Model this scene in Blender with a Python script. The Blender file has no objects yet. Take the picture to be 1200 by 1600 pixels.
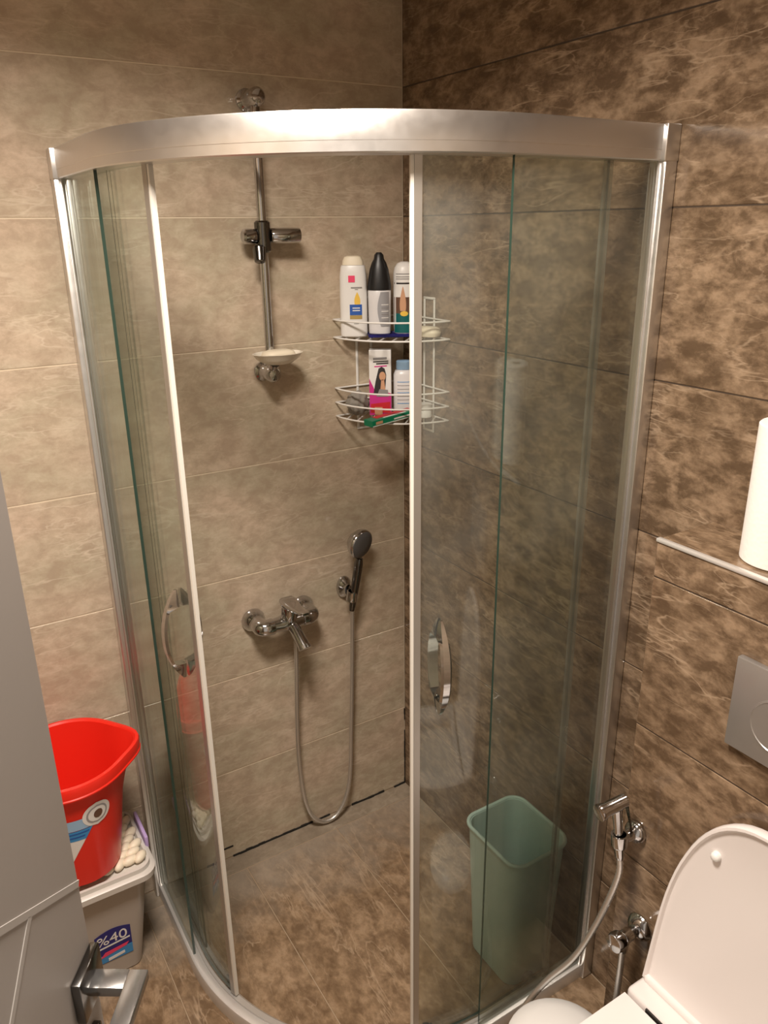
import bpy, bmesh, math, random
from mathutils import Vector, Matrix
random.seed(7)
S = bpy.context.scene
C = S.collection
PI = math.pi

# ------------------------------------------------------------------ camera, world, exposure
cam_d = bpy.data.cameras.new('camera')
cam = bpy.data.objects.new('camera', cam_d)
C.objects.link(cam)
cam_d.sensor_fit = 'VERTICAL'
cam_d.sensor_height = 36.0
cam_d.sensor_width = 27.0
cam_d.lens = 1220.0 / 1600.0 * 36.0
cam_d.clip_start = 0.02
_yaw, _pit, _rol = 1.02046858, -0.349155294, -0.012928186
_f = Vector((math.cos(_pit) * math.cos(_yaw), math.cos(_pit) * math.sin(_yaw), math.sin(_pit)))
_r = Vector((math.sin(_yaw), -math.cos(_yaw), 0))
_u = _r.cross(_f)
_r2 = math.cos(_rol) * _r + math.sin(_rol) * _u
_u2 = -math.sin(_rol) * _r + math.cos(_rol) * _u
cam.matrix_world = Matrix(((_r2.x, _u2.x, -_f.x, -1.19112), (_r2.y, _u2.y, -_f.y, -1.82802), (_r2.z, _u2.z, -_f.z, 1.77321), (0, 0, 0, 1)))
S.camera = cam

world = bpy.data.worlds.new('world')
S.world = world
world.use_nodes = True
world.node_tree.nodes['Background'].inputs[0].default_value = (1.0, 0.86, 0.72, 1)
world.node_tree.nodes['Background'].inputs[1].default_value = 0.55

S.view_settings.view_transform = 'Standard'
S.view_settings.look = 'None'
S.view_settings.gamma = 1.0
S.view_settings.use_curve_mapping = False
S.view_settings.exposure = 0.0

LIGHT_POS = (-0.98, -1.08, 2.405)
LIGHT_W = 36.5
LIGHT_COL = (1.0, 0.885, 0.775)
S.cycles.max_bounces = 14
S.cycles.transparent_max_bounces = 24
S.cycles.caustics_reflective = False
S.cycles.caustics_refractive = False

# ------------------------------------------------------------------ materials
MATS = {}

def principled(name, col, rough=0.5, metal=0.0, **kw):
    m = bpy.data.materials.new(name)
    m.use_nodes = True
    b = m.node_tree.nodes['Principled BSDF']
    b.inputs['Base Color'].default_value = (*col, 1)
    b.inputs['Roughness'].default_value = rough
    b.inputs['Metallic'].default_value = metal
    for k, v in kw.items():
        b.inputs[k.replace('_', ' ')].default_value = v
    MATS[name] = m
    return m

def nn(nt, t, **props):
    n = nt.nodes.new(t)
    for k, v in props.items():
        setattr(n, k, v)
    return n

def noise(nt, vec, scale, detail=4, rough=0.55, dist=0.0):
    n = nn(nt, 'ShaderNodeTexNoise')
    n.inputs['Scale'].default_value = scale
    n.inputs['Detail'].default_value = detail
    n.inputs['Roughness'].default_value = rough
    n.inputs['Distortion'].default_value = dist
    nt.links.new(vec, n.inputs['Vector'])
    return n.outputs['Fac']

def ramp(nt, fac, stops):
    r = nn(nt, 'ShaderNodeValToRGB')
    el = r.color_ramp.elements
    while len(el) < len(stops):
        el.new(0.5)
    for e, (p, c) in zip(el, stops):
        e.position = p
        e.color = (*c, 1) if len(c) == 3 else c
    nt.links.new(fac, r.inputs[0])
    return r.outputs['Color']

def mixc(nt, fac, a, b, mode='MIX'):
    m = nn(nt, 'ShaderNodeMix', data_type='RGBA', blend_type=mode)
    if isinstance(fac, float):
        m.inputs[0].default_value = fac
    else:
        nt.links.new(fac, m.inputs[0])
    for s, v in ((m.inputs[6], a), (m.inputs[7], b)):
        if isinstance(v, tuple):
            s.default_value = (*v, 1)
        else:
            nt.links.new(v, s)
    return m.outputs[2]

def mult(nt, a, b):
    m = nn(nt, 'ShaderNodeMath', operation='MULTIPLY')
    nt.links.new(a, m.inputs[0])
    if isinstance(b, (float, int)):
        m.inputs[1].default_value = b
    else:
        nt.links.new(b, m.inputs[1])
    return m.outputs[0]

def stone(name, base, cloud, dark, vein, mottle, veinamt, rough, stretch=(1, 1, 1)):
    """polished stone-look tile: clouds, mottling and thin veins; every tile gets its own cut"""
    m = principled(name, base, rough)
    nt = m.node_tree
    b = nt.nodes['Principled BSDF']
    tc = nn(nt, 'ShaderNodeTexCoord')
    oi = nn(nt, 'ShaderNodeObjectInfo')
    mp = nn(nt, 'ShaderNodeVectorMath', operation='MULTIPLY_ADD')
    mp.inputs[1].default_value = stretch
    off = nn(nt, 'ShaderNodeVectorMath', operation='SCALE')
    off.inputs[0].default_value = (37.0, 53.0, 71.0)
    nt.links.new(oi.outputs['Random'], off.inputs['Scale'])
    nt.links.new(tc.outputs['Object'], mp.inputs[0])
    nt.links.new(off.outputs[0], mp.inputs[2])
    v = mp.outputs[0]
    c1 = noise(nt, v, 5.0, 3, 0.5, 0.3)
    c2 = noise(nt, v, 19.0, 9, 0.66, 0.25)
    c3 = noise(nt, v, 48.0, 5, 0.6, 0.1)
    col = ramp(nt, c1, [(0.36, cloud), (0.64, base)])
    k1 = ramp(nt, c2, [(0.40, (1, 1, 1)), (0.57, (0, 0, 0))])
    col = mixc(nt, mult(nt, k1, mottle), col, dark)
    k2 = ramp(nt, c2, [(0.55, (0, 0, 0)), (0.68, (1, 1, 1))])
    col = mixc(nt, mult(nt, k2, veinamt * 0.5), col, vein)
    k3 = ramp(nt, c3, [(0.40, (1, 1, 1)), (0.55, (0, 0, 0))])
    col = mixc(nt, mult(nt, k3, mottle * 0.4), col, dark)
    # veins: narrow slanting ridges of a stretched noise, broken up by a second one
    def slanted(deg, st):
        mpn = nn(nt, 'ShaderNodeMapping')
        mpn.inputs['Rotation'].default_value = (0, math.radians(deg), 0)
        mpn.inputs['Scale'].default_value = (1, 1, st)
        nt.links.new(v, mpn.inputs['Vector'])
        return mpn.outputs[0]
    def ridge(vec, sc, dist, w):
        n = noise(nt, vec, sc, 4, 0.5, dist)
        return ramp(nt, n, [(0.5 - w, (0, 0, 0)), (0.5, (1, 1, 1)), (0.5 + w, (0, 0, 0))])
    brk = ramp(nt, noise(nt, v, 6.0, 2), [(0.46, (0, 0, 0)), (0.60, (1, 1, 1))])
    brk2 = ramp(nt, noise(nt, v, 4.0, 2), [(0.40, (1, 1, 1)), (0.52, (0, 0, 0))])
    v1 = mult(nt, mult(nt, ridge(slanted(28, 3.2), 2.2, 0.25, 0.010), brk), veinamt)
    v2 = mult(nt, mult(nt, ridge(slanted(-38, 2.8), 3.4, 0.3, 0.012), brk2), veinamt * 0.9)
    v3 = mult(nt, mult(nt, ridge(slanted(12, 2.0), 8.0, 0.3, 0.016), brk), veinamt * 0.6)
    col = mixc(nt, v1, col, vein)
    col = mixc(nt, v2, col, vein)
    col = mixc(nt, v3, col, vein)
    nt.links.new(col, b.inputs['Base Color'])
    rr = nn(nt, 'ShaderNodeMapRange')
    rr.inputs['To Min'].default_value = rough * 0.8
    rr.inputs['To Max'].default_value = rough * 1.3
    nt.links.new(c2, rr.inputs['Value'])
    nt.links.new(rr.outputs[0], b.inputs['Roughness'])
    bp = nn(nt, 'ShaderNodeBump')
    bp.inputs['Strength'].default_value = 0.06
    bp.inputs['Distance'].default_value = 0.002
    nt.links.new(c2, bp.inputs['Height'])
    nt.links.new(bp.outputs[0], b.inputs['Normal'])
    return m

stone('beige_stone', (0.635, 0.505, 0.385), (0.525, 0.455, 0.335), (0.40, 0.305, 0.22), (0.74, 0.64, 0.505), 0.58, 0.55, 0.18, (1.0, 1, 1.5))
stone('brown_stone', (0.330, 0.229, 0.147), (0.235, 0.160, 0.100), (0.082, 0.050, 0.028), (0.49, 0.365, 0.25), 0.80, 0.58, 0.13, (1.0, 1, 1.7))
stone('floor_stone', (0.350, 0.240, 0.148), (0.270, 0.180, 0.106), (0.115, 0.070, 0.038), (0.50, 0.37, 0.25), 0.70, 0.62, 0.22, (1.0, 1, 1.4))
stone('grey_stone', (0.36, 0.30, 0.23), (0.30, 0.245, 0.185), (0.18, 0.14, 0.10), (0.48, 0.41, 0.32), 0.45, 0.4, 0.3)
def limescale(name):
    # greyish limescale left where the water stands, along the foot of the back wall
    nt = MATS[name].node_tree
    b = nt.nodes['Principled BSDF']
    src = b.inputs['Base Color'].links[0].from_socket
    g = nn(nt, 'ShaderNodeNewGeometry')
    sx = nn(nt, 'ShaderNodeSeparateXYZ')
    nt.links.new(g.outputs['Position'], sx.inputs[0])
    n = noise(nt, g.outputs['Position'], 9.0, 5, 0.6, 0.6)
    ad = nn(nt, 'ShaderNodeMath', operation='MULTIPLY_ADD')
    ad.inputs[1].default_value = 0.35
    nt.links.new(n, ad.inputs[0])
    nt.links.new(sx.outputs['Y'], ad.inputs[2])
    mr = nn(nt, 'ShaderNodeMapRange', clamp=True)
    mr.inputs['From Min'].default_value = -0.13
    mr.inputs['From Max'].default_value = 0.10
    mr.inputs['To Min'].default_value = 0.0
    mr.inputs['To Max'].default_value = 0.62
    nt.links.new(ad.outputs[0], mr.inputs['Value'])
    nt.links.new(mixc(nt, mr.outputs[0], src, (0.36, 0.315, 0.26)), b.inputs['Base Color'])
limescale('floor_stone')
principled('grout_cream', (0.72, 0.62, 0.47), 0.8)
principled('grout_brown', (0.06, 0.04, 0.025), 0.8)
principled('grout_floor', (0.36, 0.27, 0.18), 0.8)
principled('mould', (0.012, 0.010, 0.008), 0.7)
principled('plaster', (0.80, 0.77, 0.72), 0.8)
principled('aluminium', (0.70, 0.685, 0.665), 0.32, 0.95)
principled('rail_metal', (0.70, 0.68, 0.655), 0.42, 0.65)
principled('trim_metal', (0.80, 0.78, 0.75), 0.30, 0.55)
principled('seal_white', (0.80, 0.77, 0.70), 0.45)
principled('seal_grey', (0.46, 0.44, 0.41), 0.36, 0.8)
principled('chrome', (0.55, 0.55, 0.56), 0.10, 1.0)
principled('chrome_dark', (0.16, 0.155, 0.15), 0.16, 1.0)
principled('hose_metal', (0.72, 0.70, 0.67), 0.38, 0.9)
principled('spray_grey', (0.10, 0.10, 0.10), 0.4)
principled('white_wire', (0.85, 0.84, 0.81), 0.35)
principled('white_plastic', (0.82, 0.81, 0.79), 0.35)
principled('pearl_plastic', (0.74, 0.73, 0.74), 0.3)
principled('silver_print', (0.40, 0.40, 0.43), 0.35, 0.3)
principled('black_plastic', (0.008, 0.008, 0.009), 0.38)
principled('red_plastic', (0.80, 0.024, 0.012), 0.32, 0.0, Subsurface_Weight=0.0)
principled('mint_plastic', (0.50, 0.68, 0.63), 0.4)
principled('box_plastic', (0.43, 0.39, 0.35), 0.35)
principled('lid_plastic', (0.62, 0.59, 0.55), 0.35)
principled('lavender', (0.48, 0.36, 0.66), 0.45)
principled('ceramic', (0.86, 0.82, 0.79), 0.10)
principled('toilet_plastic', (0.84, 0.79, 0.77), 0.22)
principled('gap_shade', (0.02, 0.016, 0.013), 0.7)
principled('paper', (0.88, 0.85, 0.81), 0.9)
principled('card', (0.30, 0.22, 0.15), 0.9)
principled('door_paint', (0.33, 0.305, 0.285), 0.42)
principled('door_strip', (0.40, 0.38, 0.36), 0.4)
principled('satin_nickel', (0.34, 0.335, 0.33), 0.22, 0.9)
principled('flush_metal', (0.46, 0.45, 0.44), 0.36, 0.75)
principled('soap', (0.84, 0.76, 0.60), 0.5)
principled('dish_glass', (0.84, 0.79, 0.68), 0.15)
principled('sponge_grey', (0.26, 0.24, 0.21), 0.9)
principled('p_pink', (0.85, 0.06, 0.16), 0.5)
principled('p_magenta', (0.62, 0.03, 0.26), 0.5)
principled('p_red', (0.60, 0.02, 0.03), 0.5)
principled('p_blue', (0.02, 0.10, 0.42), 0.5)
principled('p_navy', (0.012, 0.012, 0.17), 0.5)
principled('p_cyan', (0.05, 0.28, 0.62), 0.5)
principled('p_skyblue', (0.33, 0.52, 0.74), 0.5)
principled('p_yellow', (0.85, 0.55, 0.08), 0.5)
principled('p_gold', (0.42, 0.30, 0.10), 0.5)
principled('p_green', (0.0, 0.21, 0.10), 0.45)
principled('p_teal', (0.0, 0.12, 0.12), 0.45)
principled('p_white', (0.82, 0.81, 0.79), 0.5)
principled('p_grey', (0.28, 0.27, 0.27), 0.5)
principled('p_dark', (0.03, 0.025, 0.025), 0.5)
principled('p_skin', (0.62, 0.34, 0.20), 0.5)
principled('p_brown', (0.13, 0.065, 0.04), 0.5)

def paper_mat():
    m = MATS['paper']
    nt = m.node_tree
    tc = nn(nt, 'ShaderNodeTexCoord')
    v = nn(nt, 'ShaderNodeTexVoronoi')
    v.inputs['Scale'].default_value = 160
    nt.links.new(tc.outputs['Object'], v.inputs['Vector'])
    bp = nn(nt, 'ShaderNodeBump')
    bp.inputs['Strength'].default_value = 0.25
    bp.inputs['Distance'].default_value = 0.001
    nt.links.new(v.outputs['Distance'], bp.inputs['Height'])
    nt.links.new(bp.outputs[0], nt.nodes['Principled BSDF'].inputs['Normal'])
paper_mat()

def brushed(name, sc):
    nt = MATS[name].node_tree
    tc = nn(nt, 'ShaderNodeTexCoord')
    n = noise(nt, tc.outputs['Object'], sc, 4)
    mr = nn(nt, 'ShaderNodeMapRange')
    r = nt.nodes['Principled BSDF'].inputs['Roughness'].default_value
    mr.inputs['To Min'].default_value = r * 0.8
    mr.inputs['To Max'].default_value = r * 1.25
    nt.links.new(n, mr.inputs['Value'])
    nt.links.new(mr.outputs[0], nt.nodes['Principled BSDF'].inputs['Roughness'])
for _n in ('aluminium', 'door_paint', 'flush_metal', 'box_plastic', 'red_plastic', 'mint_plastic'):
    brushed(_n, 40)

def pane_mat(name, tint, film):
    """clear green-tinted safety glass with a little limescale film"""
    m = bpy.data.materials.new(name)
    m.use_nodes = True
    nt = m.node_tree
    nt.nodes.remove(nt.nodes['Principled BSDF'])
    out = nt.nodes['Material Output']
    tr = nn(nt, 'ShaderNodeBsdfTransparent')
    tr.inputs[0].default_value = (*tint, 1)
    gl = nn(nt, 'ShaderNodeBsdfGlossy')
    gl.inputs['Roughness'].default_value = 0.015
    gl.inputs['Color'].default_value = (0.9, 0.95, 0.92, 1)
    df = nn(nt, 'ShaderNodeBsdfDiffuse')
    df.inputs[0].default_value = (0.75, 0.76, 0.72, 1)
    lw = nn(nt, 'ShaderNodeLayerWeight')            # Schlick reflectance of each glass surface
    lw.inputs['Blend'].default_value = 0.5
    pw = nn(nt, 'ShaderNodeMath', operation='POWER')
    pw.inputs[1].default_value = 5.0
    nt.links.new(lw.outputs['Facing'], pw.inputs[0])
    fr = nn(nt, 'ShaderNodeMath', operation='MULTIPLY_ADD')
    fr.inputs[1].default_value = 0.955
    fr.inputs[2].default_value = 0.045
    nt.links.new(pw.outputs[0], fr.inputs[0])
    tc = nn(nt, 'ShaderNodeTexCoord')
    fn = noise(nt, tc.outputs['Object'], 5.0, 6, 0.6)
    fm = nn(nt, 'ShaderNodeMapRange')
    fm.inputs['From Min'].default_value = 0.35
    fm.inputs['From Max'].default_value = 0.75
    fm.inputs['To Min'].default_value = film * 0.4
    fm.inputs['To Max'].default_value = film * 1.8
    nt.links.new(fn, fm.inputs['Value'])
    m1 = nn(nt, 'ShaderNodeMixShader')
    nt.links.new(fm.outputs[0], m1.inputs[0])
    nt.links.new(tr.outputs[0], m1.inputs[1])
    nt.links.new(df.outputs[0], m1.inputs[2])
    m2 = nn(nt, 'ShaderNodeMixShader')
    nt.links.new(fr.outputs[0], m2.inputs[0])
    nt.links.new(m1.outputs[0], m2.inputs[1])
    nt.links.new(gl.outputs[0], m2.inputs[2])
    nt.links.new(m2.outputs[0], out.inputs['Surface'])
    MATS[name] = m
pane_mat('pane_glass', (0.905, 0.932, 0.908), 0.045)
principled('pane_edge', (0.022, 0.048, 0.036), 0.25)
pane_mat('seal_clear', (0.80, 0.80, 0.77), 0.16)

# ------------------------------------------------------------------ helpers
def link(o, parent=None):
    C.objects.link(o)
    if parent is not None:
        o.parent = parent
    return o

def finish(name, bm, mat, parent=None, smooth=None, loc=None, mats=None):
    """one mesh object from a bmesh; smooth = angle in degrees for smooth shading"""
    bmesh.ops.remove_doubles(bm, verts=bm.verts, dist=1e-6)
    bmesh.ops.recalc_face_normals(bm, faces=bm.faces)
    if smooth:
        lim = math.radians(smooth)
        for f in bm.faces:
            f.smooth = True
        for e in bm.edges:
            if len(e.link_faces) != 2 or e.calc_face_angle(0) > lim:
                e.smooth = False
    me = bpy.data.meshes.new(name)
    bm.to_mesh(me)
    bm.free()
    for mm in (mats or [mat]):
        me.materials.append(MATS[mm])
    o = bpy.data.objects.new(name, me)
    if loc is not None:
        o.location = loc
    return link(o, parent)

def tag(o, label, cat, group=None):
    o['label'] = label
    o['category'] = cat
    if group:
        o['group'] = group
    return o

def thing(name, label, cat, loc, rotz=0.0, group=None):
    o = bpy.data.objects.new(name, None)
    o.empty_display_size = 0.05
    o.location = loc
    o.rotation_euler = (0, 0, rotz)
    link(o)
    return tag(o, label, cat, group)

def struct(o):
    o['kind'] = 'structure'
    return o

def add_box(bm, x0, x1, y0, y1, z0, z1, bev=0.0, M=None):
    r = bmesh.ops.create_cube(bm, size=1.0)
    vs = r['verts']
    for v in vs:
        v.co = Vector(((x0 + x1) / 2 + v.co.x * (x1 - x0), (y0 + y1) / 2 + v.co.y * (y1 - y0), (z0 + z1) / 2 + v.co.z * (z1 - z0)))
    if bev > 0:
        es = list({e for v in vs for e in v.link_edges})
        res = bmesh.ops.bevel(bm, geom=es, offset=bev, segments=2, profile=0.5, affect='EDGES')
        vs = list({v for f in res['faces'] for v in f.verts} | {v for v in vs if v.is_valid})
    if M is not None:
        for v in vs:
            v.co = M @ v.co
    return vs

def box(*a, bev=0.0, M=None):
    bm = bmesh.new()
    add_box(bm, *a, bev=bev, M=M)
    return bm

def frame(p, d, up=(0, 0, 1)):
    """matrix whose Z axis is direction d, placed at p"""
    z = Vector(d).normalized()
    x = Vector(up).cross(z)
    if x.length < 1e-5:
        x = Vector((1, 0, 0)).cross(z)
        if x.length < 1e-5:
            x = Vector((0, 1, 0))
    x.normalize()
    y = z.cross(x)
    return Matrix(((x.x, y.x, z.x, p[0]), (x.y, y.y, z.y, p[1]), (x.z, y.z, z.z, p[2]), (0, 0, 0, 1)))

def add_rings(bm, rings, cap0=True, cap1=True, closed=True):
    vr = [[bm.verts.new(p) for p in ring] for ring in rings]
    for a, b in zip(vr, vr[1:]):
        n = len(a)
        for i in range(n if closed else n - 1):
            j = (i + 1) % n
            try:
                bm.faces.new((a[i], a[j], b[j], b[i]))
            except ValueError:
                pass
    if cap0:
        bm.faces.new(vr[0][::-1])
    if cap1:
        bm.faces.new(vr[-1])
    return vr

def add_lathe(bm, prof, M=None, n=24, cap0=True, cap1=True):
    rings = []
    for r, z in prof:
        ring = []
        for i in range(n):
            a = 2 * PI * i / n
            p = Vector((max(r, 1e-5) * math.cos(a), max(r, 1e-5) * math.sin(a), z))
            ring.append(M @ p if M is not None else p)
        rings.append(ring)
    add_rings(bm, rings, cap0, cap1)

def add_rod(bm, p, q, r0, r1=None, n=20, bev=0.0):
    r1 = r0 if r1 is None else r1
    p, q = Vector(p), Vector(q)
    L = (q - p).length
    M = frame(p, q - p)
    if bev > 0:
        prof = [(r0 - bev, 0), (r0, bev), (r1, L - bev), (r1 - bev, L)]
    else:
        prof = [(r0, 0), (r1, L)]
    add_lathe(bm, prof, M, n)

def catmull(pts, sub=8, closed=False):
    P = [Vector(p) for p in pts]
    out = []
    n = len(P)
    rng = range(n) if closed else range(n - 1)
    for i in rng:
        if closed:
            a, b, c, d = P[i - 1], P[i], P[(i + 1) % n], P[(i + 2) % n]
        else:
            a, b, c, d = P[max(i - 1, 0)], P[i], P[i + 1], P[min(i + 2, n - 1)]
        for k in range(sub):
            t = k / sub
            out.append(0.5 * ((2 * b) + (c - a) * t + (2 * a - 5 * b + 4 * c - d) * t * t + (3 * b - a - 3 * c + d) * t ** 3))
    if not closed:
        out.append(P[-1])
    return out

def add_tube(bm, pts, r, n=10, rib=0.0):
    """tube along a polyline with parallel-transported rings; rib = ripple of a metal hose"""
    P = [Vector(p) for p in pts]
    if rib > 0:
        step = r * 0.55
        Q = [P[0]]
        for a, b in zip(P, P[1:]):
            m = max(1, int(round((b - a).length / step)))
            for k in range(1, m + 1):
                Q.append(a.lerp(b, k / m))
        P = Q
    t0 = (P[1] - P[0]).normalized()
    ref = Vector((0, 0, 1)) if abs(t0.z) < 0.9 else Vector((1, 0, 0))
    x = ref.cross(t0).normalized()
    rings = []
    for i, p in enumerate(P):
        a = P[max(i - 1, 0)]
        b = P[min(i + 1, len(P) - 1)]
        t = (b - a)
        t = t.normalized() if t.length > 1e-9 else t0
        x = (x - t * x.dot(t)).normalized()
        y = t.cross(x)
        rr = r * (1 - rib * (i % 2))
        rings.append([p + (x * math.cos(2 * PI * k / n) + y * math.sin(2 * PI * k / n)) * rr for k in range(n)])
    add_rings(bm, rings)

def rrect(hx, hy, r, seg=5, cx=0.0, cy=0.0):
    pts = []
    for sx, sy, a0 in ((1, 1, 0), (-1, 1, PI / 2), (-1, -1, PI), (1, -1, 1.5 * PI)):
        for k in range(seg + 1):
            a = a0 + k / seg * PI / 2
            pts.append((cx + sx * (hx - r) + r * math.cos(a), cy + sy * (hy - r) + r * math.sin(a)))
    return pts

def ellipse(a, b, n=28, pw=2.0):
    out = []
    for i in range(n):
        t = 2 * PI * i / n
        c, s = math.cos(t), math.sin(t)
        out.append((a * math.copysign(abs(c) ** (2 / pw), c), b * math.copysign(abs(s) ** (2 / pw), s)))
    return out

def prism(pts, z0, z1):
    bm = bmesh.new()
    add_rings(bm, [[Vector((x, y, z0)) for x, y in pts], [Vector((x, y, z1)) for x, y in pts]])
    return bm

# ------------------------------------------------------------------ the ceiling lamp that lights the room
def ceiling_lamp():
    t = thing('ceiling_light', 'round white flush ceiling light above the middle of the bathroom', 'light', (LIGHT_POS[0], LIGHT_POS[1], 2.45))
    bm = bmesh.new()
    add_lathe(bm, [(0.215, 0.0), (0.215, -0.03), (0.208, -0.034), (0.195, -0.034), (0.195, -0.018), (0.02, -0.018)], None, 40)
    finish('housing', bm, 'white_plastic', t, 40)
    d = bpy.data.lights.new('lamp', 'AREA')
    d.shape = 'DISK'
    d.size = 0.38
    d.energy = LIGHT_W
    d.spread = math.radians(150)
    d.color = LIGHT_COL
    o = bpy.data.objects.new('lamp', d)
    o.location = (0, 0, -0.040)
    link(o, t)
ceiling_lamp()

# ------------------------------------------------------------------ the room
H = 2.45
XL = -1.65
YF = -1.86
BOX_X, BOX_Y, BOX_Z = -0.15, -1.02, 1.27
GAP = 0.0026
DEPTH = 0.009
_tile_cache = {}

def tile_mesh(L, W, mat):
    key = (round(L, 4), round(W, 4), mat)
    if key in _tile_cache:
        return _tile_cache[key]
    c = 0.0009
    hl, hw = L / 2, W / 2
    bm = bmesh.new()
    def ring(i, y):
        return [Vector((sx * (hl - i), y, sz * (hw - i))) for sx, sz in ((-1, -1), (1, -1), (1, 1), (-1, 1))]
    add_rings(bm, [ring(0, DEPTH), ring(0, c), ring(c, 0)])
    bmesh.ops.recalc_face_normals(bm, faces=bm.faces)
    me = bpy.data.meshes.new('tile')
    bm.to_mesh(me)
    bm.free()
    me.materials.append(MATS[mat])
    _tile_cache[key] = me
    return me

def lay(parent, origin, ux, uz, us, vs, mat):
    """tiles between consecutive marks us (along ux) and vs (along uz); front faces uz x ux ... local -Y"""
    ux, uz = Vector(ux), Vector(uz)
    uy = uz.cross(ux)
    origin = Vector(origin)
    for v0, v1 in zip(vs, vs[1:]):
        for u0, u1 in zip(us, us[1:]):
            me = tile_mesh(abs(u1 - u0) - GAP, abs(v1 - v0) - GAP, mat)
            o = bpy.data.objects.new('tile', me)
            p = origin + ux * ((u0 + u1) / 2) + uz * ((v0 + v1) / 2) + uy * random.uniform(0, 0.0004)
            o.matrix_world = Matrix(((ux.x, uy.x, uz.x, p.x), (ux.y, uy.y, uz.y, p.y), (ux.z, uy.z, uz.z, p.z), (0, 0, 0, 1)))
            link(o, parent)

RZ = [0.3 * i for i in range(9)] + [H]
REC = 0.0014
# back wall, beige; tile faces at y = 0
wb = struct(finish('wall_back', box(XL - 0.1, 0.1, REC, 0.12, 0, H), 'grout_cream'))
lay(wb, (0, 0, 0), (1, 0, 0), (0, 0, 1), [XL, -1.2, 0.0], RZ, 'beige_stone')
# right wall, brown; tile faces at x = 0
wr = struct(finish('wall_right', box(REC, 0.12, YF - 0.1, REC, 0, H), 'grout_brown'))
lay(wr, (0, 0, 0), (0, -1, 0), (0, 0, 1), [0.0, 1.2, -YF], RZ, 'brown_stone')
# left wall
wl = struct(finish('wall_left', box(XL - 0.12, XL - REC, YF - 0.1, REC, 0, H), 'grout_cream'))
lay(wl, (XL, 0, 0), (0, 1, 0), (0, 0, 1), [YF, -0.9, 0.0], RZ, 'beige_stone')
# front wall with the doorway in which the camera stands
bm = bmesh.new()
DX0, DX1, DZ = -1.60, -0.76, 2.10
for a in ((XL - 0.1, DX0, 0, H), (DX1, 0.1, 0, H), (DX0, DX1, DZ, H)):
    add_box(bm, a[0], a[1], YF - 0.12, YF - REC, a[2], a[3])
wf = struct(finish('wall_front', bm, 'grout_cream'))
lay(wf, (0, YF, 0), (-1, 0, 0), (0, 0, 1), [0.0, 0.76], RZ, 'beige_stone')
# ceiling
struct(finish('ceiling', box(XL - 0.12, 0.12, YF - 0.12, 0.12, H, H + 0.1), 'plaster'))
# floor: 30 cm tiles running towards the back wall, a narrow grey cut along it
fl = struct(finish('floor', box(XL - 0.12, 0.12, YF - 0.12, 0.12, -0.1, -REC), 'grout_floor'))
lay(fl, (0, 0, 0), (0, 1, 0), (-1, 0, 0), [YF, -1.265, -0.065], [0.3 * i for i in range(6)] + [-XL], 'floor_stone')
lay(fl, (0, 0, 0), (1, 0, 0), (0, 1, 0), [XL, -0.85, 0.0], [-0.065, 0.0], 'grey_stone')
bm = bmesh.new()
for k in range(34):                                    # ragged mould line in the corner of floor and wall
    x0 = -0.70 + k * 0.0205
    if random.random() < 0.18:
        continue
    add_box(bm, x0, x0 + 0.021, -0.003 - random.random() * 0.002, 0.001, -0.001, 0.004 + random.random() * 0.003)
add_box(bm, -0.665, -0.615, -0.0012, 0.002, 0.036, 0.041)
finish('mould_line', bm, 'mould', fl)
bm = bmesh.new()
for k in range(14):
    z0 = 0.0 + k * 0.021
    if random.random() < 0.2:
        continue
    add_box(bm, -0.0015 - random.random() * 0.002, 0.001, -0.0015, 0.001, z0, z0 + 0.022)
finish('mould_line', bm, 'mould', wb)
# low boxed-out wall that hides the cistern
bx = struct(finish('wall_boxing', box(BOX_X + REC, 0.02, YF - 0.02, BOX_Y - REC, 0, BOX_Z - REC), 'grout_brown'))
BZ = [0, 0.3, 0.6, 0.9, 1.2, BOX_Z]
lay(bx, (BOX_X, 0, 0), (0, -1, 0), (0, 0, 1), [-BOX_Y, -YF], BZ, 'brown_stone')
lay(bx, (0, BOX_Y, 0), (-1, 0, 0), (0, 0, 1), [0.0, -BOX_X], BZ, 'brown_stone')
lay(bx, (0, 0, BOX_Z), (0, 1, 0), (-1, 0, 0), [YF, BOX_Y], [0.0, -BOX_X], 'brown_stone')
struct(finish('trim_1', box(BOX_X - 0.003, BOX_X + 0.008, YF, BOX_Y, BOX_Z - 0.005, BOX_Z + 0.002, bev=0.002), 'trim_metal', smooth=40))
# door lining
bm = bmesh.new()
for x0, x1, z0, z1 in ((DX0 - 0.05, DX0 + 0.012, 0, DZ + 0.05), (DX1 - 0.012, DX1 + 0.05, 0, DZ + 0.05), (DX0 + 0.012, DX1 - 0.012, DZ - 0.012, DZ + 0.05)):
    add_box(bm, x0, x1, YF - 0.13, YF + 0.012, z0, z1, 0.003)
struct(finish('trim_2', bm, 'door_paint'))

# ------------------------------------------------------------------ curved shower enclosure
D, R = 0.85, 0.55
ST = D - R
ARC = R * PI / 2
LT = 2 * ST + ARC

def on_path(s, off=0.0):
    """plan position and outward normal at arc length s (outer line), moved inwards by off"""
    if s <= ST:
        p, n = Vector((-D, -s)), Vector((-1, 0))
    elif s >= ST + ARC:
        p, n = Vector((-(LT - s), -D)), Vector((0, -1))
    else:
        a = (s - ST) / R
        n = Vector((-math.cos(a), -math.sin(a)))
        p = Vector((-ST, -ST)) + n * R
    return p - n * off, n

def stations(s0, s1):
    st = [s0]
    k = s0
    while k < s1 - 1e-6:
        k = min(s1, k + 0.018)
        st.append(k)
    for c in (ST, ST + ARC):
        if s0 < c < s1 and all(abs(c - q) > 1e-4 for q in st):
            st.append(c)
    return sorted(st)

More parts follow.
